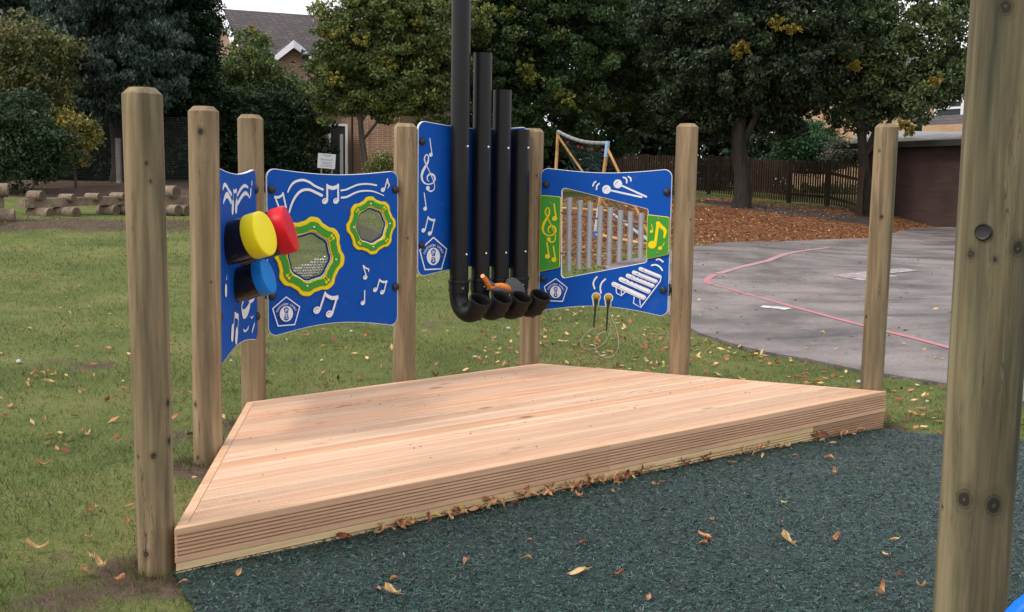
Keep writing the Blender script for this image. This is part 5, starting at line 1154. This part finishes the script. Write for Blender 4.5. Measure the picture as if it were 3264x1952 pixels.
tree('cypress_tree','tall dark green cypress standing left of the tiled house','tree',[(630,-80,36,62),(630,-10,36,66),(628,50,36,70),(624,120,36,74),(620,190,36,79),(618,260,36,82),(618,330,36,85),(618,400,36,88),(618,470,36,90),(545,20,36,70),(545,120,36,75),(540,220,36,75),(540,320,36,75),(540,430,36,75)],130000,.11,[(.012,.036,.014),(.02,.05,.018),(.01,.025,.012)],(610,577,36),.2,M_DBARK,clump=.26,clumps=60,droop=.2,shell=(.3,1.0))
tree('background_tree','tall blue green tree at the back, left of the spruce','tree',[(120,-20,48,150),(240,60,48,110),(30,60,48,120),(200,150,47,80),(-60,100,48,110)],32000,.2,[(.03,.055,.04),(.045,.07,.055)],(160,560,48),.25,clump=.24,clumps=40,shell=(.25,1.05))
tree('yellow_leaved_tree','small tree with sparse yellow olive leaves above the laurel bush','tree',[(60,110,32,70),(110,190,32,90),(30,220,32,80),(170,140,32,50),(150,260,32,70),(60,300,32,60),(230,150,32,40),(150,320,32,50),(0,150,32,60)],12000,.12,[(.10,.115,.04),(.19,.17,.05),(.06,.08,.035)],(110,580,32.5),.09,clump=.2,clumps=44,limbs=9)
tree('laurel_bush','rounded dark green laurel bush at the left edge','bush',[(40,440,30.5,120),(130,470,30.5,90),(-60,400,30.5,110),(70,370,30.5,70),(30,530,30.3,80),(160,530,30.6,50)],42000,.10,[(.02,.048,.024),(.04,.075,.033),(.07,.095,.04)],None,clump=.3,clumps=60,shell=(.3,1.05))
tree('yellow_shrub','shrub turning bright yellow between the laurel and the spruce trunk','shrub',[(235,400,31.5,45),(265,430,31.5,45),(240,480,31.5,40),(215,440,31.5,40)],3600,.11,[(.42,.32,.05),(.24,.22,.06),(.12,.13,.05)],(240,575,31.8),.04,clump=.22,clumps=26)
tree('dark_hedge','long dark green hedge behind the wire mesh fence','hedge',[(120+i*72,y_,35.8,78) for i in range(13) for y_ in (350,420,500,555)],100000,.13,[(.014,.036,.014),(.024,.052,.02),(.03,.05,.02)],None,clump=.4,clumps=20,shell=(.1,1.0))
tree('small_garden_tree','small yellow green tree in front of the brick house','tree',[(800,150,40,50),(780,210,40,70),(840,240,40,70),(900,290,40,70),(760,300,40,70),(840,340,40,80),(930,370,40,60),(730,240,40,40),(760,380,40,60)],26000,.13,[(.17,.21,.055),(.12,.17,.06),(.07,.12,.055)],(800,575,40),.08,clump=.22,clumps=40,limbs=9,yellow=((.30,.26,.03),[(800,112,40,16),(750,150,40,10)]))
tree('olive_leaved_tree','tree with olive and yellow leaves to the left of the tallest pipe','tree',[(1100,80,33,100),(1230,10,33,140),(1330,90,33,140),(1090,190,33,90),(1180,180,33,120),(1290,230,33,130),(1100,290,33,70),(1230,300,33,75),(1350,330,33,90),(1400,200,33,110),(1040,290,33,60),(1440,60,33.5,120),(1050,350,33,42),(1130,345,33,40),(1215,352,33,42)],105000,.125,[(.20,.22,.055),(.13,.165,.05),(.055,.09,.038),(.10,.14,.045)],(1168,580,33),.11,clump=.22,clumps=44,limbs=10,shell=(.25,1.05),yellow=((.30,.27,.06),[(1060,110,32,16),(1150,130,32,13),(1240,200,32,12),(1070,250,32,12),(1330,60,32,12)]))
tree('dark_maple_tree','wide dark green tree behind the pipes with a few yellow leaf clusters','tree',[(1500,40,35,170),(1680,60,35,170),(1480,230,35,140),(1620,260,35,160),(1860,60,36,170),(1800,240,35,150),(1560,400,35,110),(1700,430,35,110),(1850,400,36,110),(1960,300,37,120),(2020,90,37,160),(1600,-80,35,160),(1800,-80,35,160),(1960,430,38,90),(1450,430,35.5,80),(1960,170,36,130),(2060,260,36.5,110),(2100,380,37,60)],150000,.14,[(.028,.06,.022),(.05,.095,.03),(.09,.13,.04),(.016,.035,.016)],(1660,585,36),.3,M_DBARK,clump=.2,clumps=48,shell=(.25,1.05),yellow=((.20,.22,.04),[(1680,215,33.5,14),(1695,250,33.5,12),(1625,40,33.5,12),(1820,330,33.5,12),(1780,300,33.5,9)]))
tree('background_wood','dark mass of tall trees closing the view behind the maple','trees',[(1050+i*105,y_,46,125) for i in range(14) for y_ in (270,370,480,560)]+[(1350+i*130,y_,47,130) for i in range(9) for y_ in (20,150)],130000,.24,[(.010,.024,.011),(.016,.034,.014)],None,clump=.42,clumps=16,shell=(.1,1.0))['kind'] = 'stuff'
tree('background_hedge','dark evergreen belt behind the left hand trees','trees',[(-300+i*95,y_,44,110) for i in range(13) for y_ in (300,420,530)],60000,.22,[(.010,.026,.012),(.018,.036,.018)],None,clump=.42,clumps=16,shell=(.1,1.0))['kind'] = 'stuff'
tree('oak_tree','big dark oak with a thick trunk before the picket fence','tree',[(2340,60,31,180),(2200,200,31,130),(2370,220,30.5,140),(2520,60,31,140),(2520,200,31,130),(2130,60,31.5,140),(2280,340,31,75),(2420,330,31,90),(2560,300,31,80),(2480,-60,31,150),(2620,120,31,110),(2160,320,31.5,80),(2350,390,31.5,70),(2480,385,31.5,60),(2240,400,32,60),(2180,350,32,70),(2300,300,31,100),(2450,250,31,120),(2560,370,31.5,45)],150000,.125,[(.020,.038,.02),(.035,.06,.026),(.06,.08,.035),(.022,.034,.024)],(2362,646,31),.27,M_DBARK,clump=.19,clumps=48,limbs=12,shell=(.25,1.05),yellow=((.27,.21,.035),[(2370,150,29.5,13),(2350,170,29.5,9),(2470,80,29.5,13),(2528,95,29.5,11),(2395,190,29.5,8)]))
tree('second_oak_tree','open crowned oak beside the brick garage, sky showing through it','tree',[(2700,90,32,105),(2740,230,32,105),(2850,60,32.5,95),(2870,200,32,95),(2980,130,32,80),(2990,250,32,80),(2660,300,32,75),(2830,310,32,70),(2930,330,31,60),(2770,370,32,50),(3070,60,32,90),(3000,-30,32.5,80),(2680,-60,32,90),(3060,230,32,75),(2640,200,32,100),(2800,150,32,110),(2760,330,32,85),(2880,300,32,75),(3010,290,32,50),(2680,380,32,45),(2790,60,33,90)],64000,.125,[(.03,.055,.026),(.06,.095,.035),(.12,.15,.05)],(2762,676,31.5),.17,M_DBARK,clump=.17,clumps=40,limbs=14,shell=(.5,1.1),yellow=((.26,.2,.035),[(2690,180,30.5,12),(2720,205,30.5,10),(2985,262,30,10),(2880,400,30,9),(2900,420,30,8),(2660,160,30.5,8)]))
tree('green_bush','bright green bush behind the picket fence','bush',[(2540,440,40,60),(2590,420,40,45),(2620,480,40,50),(2510,500,40,50),(2580,510,40,55)],20000,.11,[(.04,.10,.045),(.07,.15,.06)],None,clump=.3,clumps=36,shell=(.2,1.05))
tree('grey_bush','muted grey green buddleia bush at the right end of the picket fence','bush',[(2690,490,39,45),(2730,510,39,40),(2660,500,39,35)],9000,.11,[(.09,.10,.075),(.14,.12,.10),(.05,.075,.04)],None,clump=.3,clumps=30,shell=(.2,1.05))
tree('garden_shrub','greyish shrub behind the goal with pale seed heads','bush',[(2050,430,46,70),(2120,470,46,60),(1980,460,46,60),(2180,500,46,35),(2060,380,46,50)],20000,.13,[(.06,.07,.035),(.10,.09,.055),(.035,.05,.025)],None,clump=.3,clumps=36,shell=(.2,1.05))
tree('low_shrub','low yellow green shrub beside the brick wing','shrub',[(1225,510,30.5,28),(1200,535,30.5,25),(1240,545,30.5,22),(1190,560,30.5,20)],2600,.08,[(.10,.12,.03),(.22,.21,.04),(.05,.08,.03)],None,clump=.3,clumps=20)
tree('clipped_hedge','clipped green garden hedge below the buff house','hedge',[(2580+i*28,428,56,22) for i in range(8)]+[(2930+i*30,408,47,13) for i in range(8)],14000,.12,[(.035,.06,.02),(.05,.075,.025)],None,clump=.4,clumps=16)
tree('garden_lawn_bank','bright green garden bank seen through the gaps of the picket fence','bank',[(2420+i*50,620,48,30) for i in range(8)],5000,.16,[(.10,.16,.04),(.13,.19,.05)],None,clump=.5,clumps=20)['kind'] = 'stuff'
# ------------------------------------------------------------------ grass blades
def scatter(n, rmin, rmax, amin, amax, power=1.0):
    u_ = rs.uniform(0,1,n); r = rmin*(rmax/rmin)**(u_**power); a = rs.uniform(R(amin),R(amax),n); return r*np.sin(a), r*np.cos(a), r
DECKP = [tuple((p+(p-(cA+cD)/2).normalized()*-.0)[:2]) for p in (cA,cB,cC,cD)]
def lawn_ok(x, y):
    ok = ~inpoly(x,y,RUB) & ~inpoly(x,y,COURT) & ~inpoly(x,y,DECKP)
    for p in POST: ok &= np.hypot(x-p[0],y-p[1]) > p[2]/2+.01
    return ok
def lown(x, y, f): return (np.sin(x*f+1.3*np.sin(y*f*.7))+np.sin(y*f*1.1+1.7*np.sin(x*f*.6+2)))*.25+.5
N_ = 430000; x, y, r = scatter(N_, 2.6, 26, -38, 36)
soil = blobmask(x, y, SOIL[:33]); lit_ = blobmask(x, y, LIT)
keep = lawn_ok(x,y) & (rs.uniform(0,1,N_) > soil*.95) & (rs.uniform(0,1,N_) > lit_*.85) & (rs.uniform(0,1,N_) < .35+.75*lown(x,y,2.3))
x, y, r = x[keep], y[keep], r[keep]; n = len(x); z = H(x,y)
hgt = rs.uniform(.012,.036,n)*(.75+.5*lown(x,y,1.7))*(1+.02*r); wd = rs.uniform(.0018,.0036,n)*(.5+r/5.5); an = rs.uniform(0,2*math.pi,n); ln = rs.uniform(.2,1.5,n)*hgt; la = rs.uniform(0,2*math.pi,n)
bx, by = np.cos(an)*wd/2, np.sin(an)*wd/2
V = np.stack([np.stack([x-bx,y-by,z-.004],1),np.stack([x+bx,y+by,z-.004],1),np.stack([x+np.cos(la)*ln,y+np.sin(la)*ln,z+hgt],1)],1)
pal = np.array([(.068,.108,.025),(.105,.142,.034),(.165,.17,.055),(.25,.20,.10),(.038,.058,.022)]); pk = rs.choice(5,n,p=[.32,.28,.17,.09,.14]); patch = lown(x+5,y,.9)[:,None]
col = pal[pk]*rs.uniform(.7,1.25,(n,1))*(.88+.38*patch); col[:,0] *= (1+.25*(lown(x,y+9,.6)-.5))
TV = []; TC = []
for p in POST:                             # longer tufts the mower misses round the posts
    m_ = 520; a_ = rs.uniform(0,2*math.pi,m_); rr_ = p[2]/2+.012+np.abs(rs.normal(0,.045,m_)); tx, ty_ = p[0]+np.cos(a_)*rr_, p[1]+np.sin(a_)*rr_
    ok = lawn_ok(tx,ty_); tx, ty_, a_ = tx[ok], ty_[ok], a_[ok]; m_ = len(tx); tz = H(tx,ty_); hh = rs.uniform(.02,.075,m_); w_ = rs.uniform(.002,.004,m_); q_ = rs.uniform(0,6.28,m_)
    TV.append(np.stack([np.stack([tx-np.cos(q_)*w_/2,ty_-np.sin(q_)*w_/2,tz-.004],1),np.stack([tx+np.cos(q_)*w_/2,ty_+np.sin(q_)*w_/2,tz-.004],1),np.stack([tx+np.cos(a_)*hh*.5+rs.normal(0,.012,m_),ty_+np.sin(a_)*hh*.5+rs.normal(0,.012,m_),tz+hh],1)],1)); TC.append(pal[rs.choice(5,m_)]*rs.uniform(.7,1.2,(m_,1)))
V = np.concatenate([V]+TV); col = np.concatenate([col]+TC)
g_ = soup('grass', V, col, M_GRASSB, None, 3); tag(g_, 'short worn lawn grass', 'grass', kind='stuff')
# ------------------------------------------------------------------ shreds of bonded rubber
N_ = 330000; x, y, r = scatter(N_, 1.9, 9, -34, 40, 1.0)
rb_in = inpoly(x, y, RUB) & ~inpoly(x, y, [tuple(l_) for l_ in ((cA+_v*.02)[:2], (cB)[:2], cC[:2], (cD+_v*.02)[:2])]); x, y, r = x[rb_in], y[rb_in], r[rb_in]; n = len(x); _j = rs.normal(0,.018,(2,n)); _o = inpoly(x+_j[0], y+_j[1], [tuple(l_[:2]) for l_ in (cA,cB,cC,cD)]); x = np.where(_o, x, x+_j[0]); y = np.where(_o, y, y+_j[1]); z = H(x,y)+.012
L = rs.uniform(.008,.022,n)*(1+.04*r); W_ = rs.uniform(.0022,.005,n)*(.8+.10*r); an = rs.uniform(0,2*math.pi,n); tilt = rs.normal(0,.32,n); zz = z+rs.uniform(0,.012,n)
dx, dy, dz = np.cos(an)*np.cos(tilt), np.sin(an)*np.cos(tilt), np.sin(tilt); px_, py_ = -np.sin(an), np.cos(an); roll = rs.uniform(-.7,.7,n)
A_ = np.stack([dx*L,dy*L,dz*L],1); B_ = np.stack([px_*W_*np.cos(roll),py_*W_*np.cos(roll),W_*np.sin(roll)],1); Cc = np.stack([x,y,zz],1)
V = np.stack([Cc-A_/2-B_/2,Cc+A_/2-B_*.3,Cc+A_/2*1.1+B_*.4,Cc-A_/2*.8+B_/2],1)
pal = np.array([(.007,.038,.031),(.013,.058,.048),(.045,.09,.08),(.003,.012,.012),(.065,.085,.085)]); pk = rs.choice(5,n,p=[.33,.26,.10,.23,.08]); col = pal[pk]*rs.uniform(.7,1.3,(n,1))*(.82+.36*lown(x,y,1.4))[:,None]
tag(soup('rubber_shreds', V, col, M_SHRED), 'dark green shredded rubber surface', 'rubber shreds', kind='stuff')
# ------------------------------------------------------------------ fallen leaves
def leaf_mesh(name, curl, fold, wid, c0, mat, torn=0):
    b = MB(); nx = 7; vs = []
    for i in range(nx):
        s_ = i/(nx-1); hw = wid*math.sin(math.pi*min(1,s_*1.02))**.75*(1+.12*math.sin(i*2.3+torn)); xx = s_-.5
        for j in (-1,-.5,0,.5,1):
            z = curl*((xx*2)**2)*.5+fold*abs(j)**1.6*(.8+.5*math.sin(s_*5+torn))+.03*math.sin(i*1.7+j*2+torn); vs.append((xx, j*hw*(1-fold*.5), z))
    fs = [(i*5+j,(i+1)*5+j,(i+1)*5+j+1,i*5+j+1) for i in range(nx-1) for j in range(4)]; b.add(vs, fs)
    b.tube([(-.5,0,curl*.5),(-.62,.01,curl*.62),(-.78,.04,curl*.7)],.012,4)
    me_ = bpy.data.meshes.new(name); me_.from_pydata(b.v,[],b.f); me_.materials.append(mat); me_.polygons.foreach_set('use_smooth',[True]*len(me_.polygons)); return me_
def drymat(name, c1, c2):
    t = NT(name); v = t.coords((6,6,6)); n = t.noise(v,1.5,5,.65); r = t.ramp(n,'Fac',[(.3,c1),(.6,c2),(.78,tuple(c*1.15 for c in c2))]); t.l(r,0,t.b,'Base Color'); t.b.inputs['Roughness'].default_value = .65
    tr = t.n('ShaderNodeBsdfTranslucent'); t.l(r,0,tr,'Color'); ms = t.n('ShaderNodeMixShader'); ms.inputs[0].default_value = .2; t.l(t.b,0,ms,1); t.l(tr,0,ms,2); t.l(ms,0,t.o,'Surface'); return t.m
LM = {'orange': drymat('orange_dry_leaf',(.32,.14,.065),(.54,.29,.155)), 'tan': drymat('tan_dry_leaf',(.42,.26,.11),(.64,.44,.22)), 'red': drymat('red_brown_leaf',(.16,.045,.02),(.28,.09,.045)), 'yellow': drymat('yellow_leaf',(.45,.34,.04),(.62,.50,.12))}
LV = {}
for k, mm in LM.items(): LV[k] = [leaf_mesh('fallen_leaf', cu, fo, wi, 0, mm, i*1.7) for i, (cu, fo, wi) in enumerate(((.25,.15,.22),(.5,.3,.18),(.12,.3,.25),(-.3,.2,.15)))]
LLAB = {'rub': ('lying on the dark green rubber surface', 'fallen leaves on the rubber surface'), 'edge': ('caught along the foot of the stage front', 'fallen leaves along the stage front'), 'lawn': ('lying in the lawn grass', 'fallen leaves on the lawn'), 'court': ('on the grey playground court', 'fallen leaves on the court'), 'deck': ('on the edge of the wooden stage', 'fallen leaves on the stage')}
LADJ = {'orange': 'curled orange brown leaf', 'tan': 'pale tan curled leaf', 'red': 'dark red brown leaf', 'yellow': 'yellow leaf'}
nleaf = 0
def fall(x, y, z, size, kind, where, tilt=.35, rot=None):
    global nleaf
    o = bpy.data.objects.new('fallen_leaf', rnd.choice(LV[kind])); C.objects.link(o); o.location = (x,y,z+size*.10); o.scale = (size,size,size*rnd.uniform(.7,1.3)); o.rotation_euler = (rnd.uniform(-tilt,tilt),rnd.uniform(-tilt,tilt),rnd.uniform(0,6.28) if rot is None else rot)
    tag(o, LADJ[kind]+' '+LLAB[where][0], 'leaf', LADJ[kind]+'s '+LLAB[where][0]); nleaf += 1
RP = [(1486,1811,.075,'orange'),(1255,1865,.05,'orange'),(1206,1900,.05,'orange'),(1250,1912,.07,'tan'),(1690,1740,.035,'orange'),(1683,1795,.04,'orange'),(1965,1550,.055,'orange'),(1952,1583,.045,'orange'),(1845,1597,.045,'orange'),(2111,1553,.06,'orange'),(2090,1560,.04,'orange'),(1844,1595,.045,'orange'),
 (2243,1730,.08,'orange'),(2250,1738,.06,'red'),(2243,1748,.045,'orange'),(2508,1745,.08,'tan'),(2660,1740,.06,'orange'),(2495,1620,.035,'tan'),(2492,1677,.04,'orange'),(2270,1675,.03,'tan'),(2273,1685,.025,'orange'),(2855,1737,.05,'tan'),(2820,1789,.055,'tan'),(2808,1915,.085,'orange'),(1840,1848,.085,'tan'),(1860,1838,.05,'yellow'),(1972,1850,.05,'red'),(2065,1930,.05,'orange'),(2042,1902,.02,'yellow'),
 (2655,1428,.06,'orange'),(2690,1400,.07,'tan'),(2725,1378,.05,'red'),(2645,1475,.07,'orange'),(2430,1465,.06,'tan'),(2535,1465,.05,'orange'),(2387,1482,.05,'red'),(2331,1490,.05,'orange'),(2735,1510,.06,'orange'),(2660,1520,.05,'orange'),(2960,1497,.04,'red'),(1855,1745,.04,'red'),(2445,1837,.018,'tan'),(2935,1885,.035,'orange'),(2865,1850,.035,'red'),(760,1850,.05,'orange'),(585,1870,.04,'orange'),(1010,1700,.05,'red'),(2100,1390,.05,'orange')]
for px, py, s_, k in RP: q = drop(px,py); fall(q.x,q.y,q.z+.018,s_,k,'rub')
for k in range(105):                        # drift along the foot of the stage
    f_ = rnd.choice([rnd.uniform(.12,.5),rnd.uniform(.18,.45),rnd.uniform(.4,.95)]); p = cA.lerp(cD,f_)-_v*abs(rnd.gauss(.03,.03)); z = h1(p.x,p.y)+.015
    fall(p.x,p.y,z+rnd.uniform(0,.03),rnd.uniform(.035,.075),rnd.choice(['orange','red','orange','tan','red','orange','yellow'] if k % 3 == 0 else ['orange','red','tan','orange']),'edge',.9)
LP = [(270,1845,.07,'orange'),(320,1830,.085,'tan'),(115,1775,.09,'tan'),(283,1737,.06,'orange'),(378,1870,.05,'orange'),(290,1795,.045,'tan'),(285,1650,.05,'red'),(412,1685,.05,'orange'),(412,1635,.05,'orange'),(305,1640,.05,'orange'),(620,1545,.06,'tan'),(350,1127,.10,'orange'),(160,1233,.09,'tan'),(90,1222,.07,'tan'),(155,1198,.07,'orange'),(170,1208,.05,'yellow'),(268,1258,.07,'orange'),(400,1255,.06,'orange'),(300,1208,.05,'tan'),(298,1175,.05,'tan'),(350,1160,.05,'orange'),(290,1020,.06,'orange'),(385,1095,.05,'tan'),(135,995,.06,'orange'),(215,975,.05,'orange'),(130,1497,.05,'orange'),(140,1350,.05,'orange'),(450,1310,.05,'orange'),
 (975,1083,.1,'orange'),(1100,1122,.08,'orange'),(1150,1027,.06,'orange'),(1075,1047,.05,'orange'),(1450,1195,.06,'red'),(1525,1160,.08,'orange'),(1495,1120,.07,'red'),(1520,1090,.07,'orange'),(1545,1130,.05,'tan'),(1432,1025,.06,'orange'),(1725,1075,.06,'yellow'),(1800,1100,.07,'tan'),(1900,1088,.08,'orange'),(1855,1120,.08,'orange'),(1935,1130,.06,'tan'),(2010,1110,.08,'orange'),(1990,1085,.05,'tan')]
for px, py, s_, k in LP: q = drop(px,py); fall(q.x,q.y,q.z+.02,s_,k,'lawn',.3)
k = 0
while nleaf < 296:
    if k % 9 == 0: px, py = rnd.uniform(2150,3050), rnd.uniform(1040,1300)
    else:
        px = rnd.choice([rnd.uniform(0,760),rnd.uniform(850,1700),rnd.uniform(1650,2280),rnd.uniform(1650,2280)]); py = 860+rnd.random()**1.2*(420 if px > 800 else 900)
    k += 1
    q = drop(px,py)
    if not lawn_ok(np.array([q.x]),np.array([q.y]))[0]:
        if inpoly(np.array([q.x]),np.array([q.y]),COURT)[0] and rnd.random() < .35: fall(q.x,q.y,q.z+.02,rnd.uniform(.05,.08),rnd.choice(['orange','tan']),'court',.2)
        continue
    fall(q.x,q.y,q.z+.018,rnd.uniform(.04,.085),rnd.choice(['orange','tan','tan','orange','red','yellow']) if px > 800 else rnd.choice(['orange','tan','orange']),'lawn',.35)
q = atz(697,1418,ZT); fall(q.x,q.y,ZT,.06,'orange','deck',.1)
# farther leaves and litter: nobody could count them
def litter(name, x, y, size, label, bright=1.0):
    n = len(x); z = H(x,y)+rs.uniform(.012,.03,n); cc = np.stack([x,y,z],1); pal = np.array([(.16,.054,.024),(.27,.11,.048),(.42,.26,.12),(.085,.028,.017),(.30,.22,.06)]); pk = rs.choice(5,n,p=[.34,.26,.16,.17,.07])
    a = unit(n); a[:,2] *= .35; a /= np.linalg.norm(a,axis=1,keepdims=True); nr_ = unit(n); nr_[:,2] = np.abs(nr_[:,2])+1.4; b_ = np.cross(a,nr_); b_ /= np.linalg.norm(b_,axis=1,keepdims=True); L = (size*rs.uniform(.6,1.3,n))[:,None]
    V = np.stack([cc-a*L*.5,cc+b_*L*.22,cc+a*L*.5,cc-b_*L*.22],1); tag(soup(name, V, pal[pk]*bright*rs.uniform(.75,1.2,(n,1)), M_DRY), label, 'leaves', kind='stuff')
N_ = 100000; x, y, r = scatter(N_, 12, 46, -6, 32); lv = np.clip(blobmask(x,y,LIT),0,1); k_ = (rs.uniform(0,1,N_) < lv*.8*(.3+lown(x,y,1.1))) & ~inpoly(x,y,COURT); litter('leaf_litter', x[k_], y[k_], .075, 'rusty brown leaf litter below the oak')
N_ = 9000; x, y, r = scatter(N_, 6.5, 30, -36, 34); ok = lawn_ok(x,y); a_ = np.arctan2(x,y); k_ = ok & (rs.uniform(0,1,N_) < np.where(a_ > R(-2), .8, .12)); litter('scattered_leaves', x[k_], y[k_], .075, 'small fallen leaves scattered over the lawn', 1.6)
N_ = 2200; x, y, r = scatter(N_, 8.5, 33, 0, 36); k_ = inpoly(x,y,COURT) & (rs.uniform(0,1,N_) < .4); litter('court_leaves', x[k_], y[k_], .07, 'thin scatter of leaves on the court', 1.5)
# pale stones and scraps in the grass
b = MB()
for k in range(34):
    q = drop(rnd.uniform(0,2300), rnd.uniform(850,1300)) if k > 8 else drop(*((1515,1145),(1620,1052),(1925,1130),(1120,1062),(350,1005),(60,1160),(2740,1225),(2925,1235),(2955,1286))[k])
    if not lawn_ok(np.array([q.x]),np.array([q.y]))[0]: continue
    r_ = rnd.uniform(.006,.014)*(1.7 if k <= 8 else 1); b.lathe([(r_,0),(r_*1.1,r_*.4),(r_*.6,r_*.9),(.001,r_)],7,0,Matrix.Translation((q.x,q.y,q.z+.012)) @ Matrix.Rotation(rnd.uniform(0,3),4,'Z') @ Matrix.Diagonal((1.5,.8,1,1)))
tag(b.build('pale_stones', plain('pale_stone',(.40,.40,.42),.8), None, True), 'small white stones and scraps in the grass', 'stones', kind='stuff')
# fallen twig near the first post
q0_, q1_ = drop(322,1843), drop(372,1835)
# corner of a blue and red play item at the lower right edge
p_ = at(3262,1905,2.35); ty = empty('play_bumper', (p_.x+.099,p_.y,0), 0, 'corner of a bright blue plastic ring with red inside, at the lower right edge', 'play equipment')
b = MB(); ring_z = p_.z-.094
b.tube([(.12*math.cos(2*math.pi*k/40), .02, ring_z+.12*math.sin(2*math.pi*k/40)-.03) for k in range(41)], .028, 16, caps=False); b.build('blue_ring', hdpe('deep_blue_plastic',(.0,.13,.62),.35), ty, True)
b = MB(); b.lathe([(.001,-.03),(.05,-.026),(.08,-.01),(.085,.004),(.07,.02),(.001,.03)],28,0,Matrix.Translation((0,.02,ring_z-.03)) @ Matrix.Rotation(R(90),4,'X')); b.build('red_disc', M_RCAP, ty, True)
b = MB(); b.tube([(0,.05,0),(0,.05,ring_z)],.03,14); b.build('support_post', M_GPOST, ty, True)
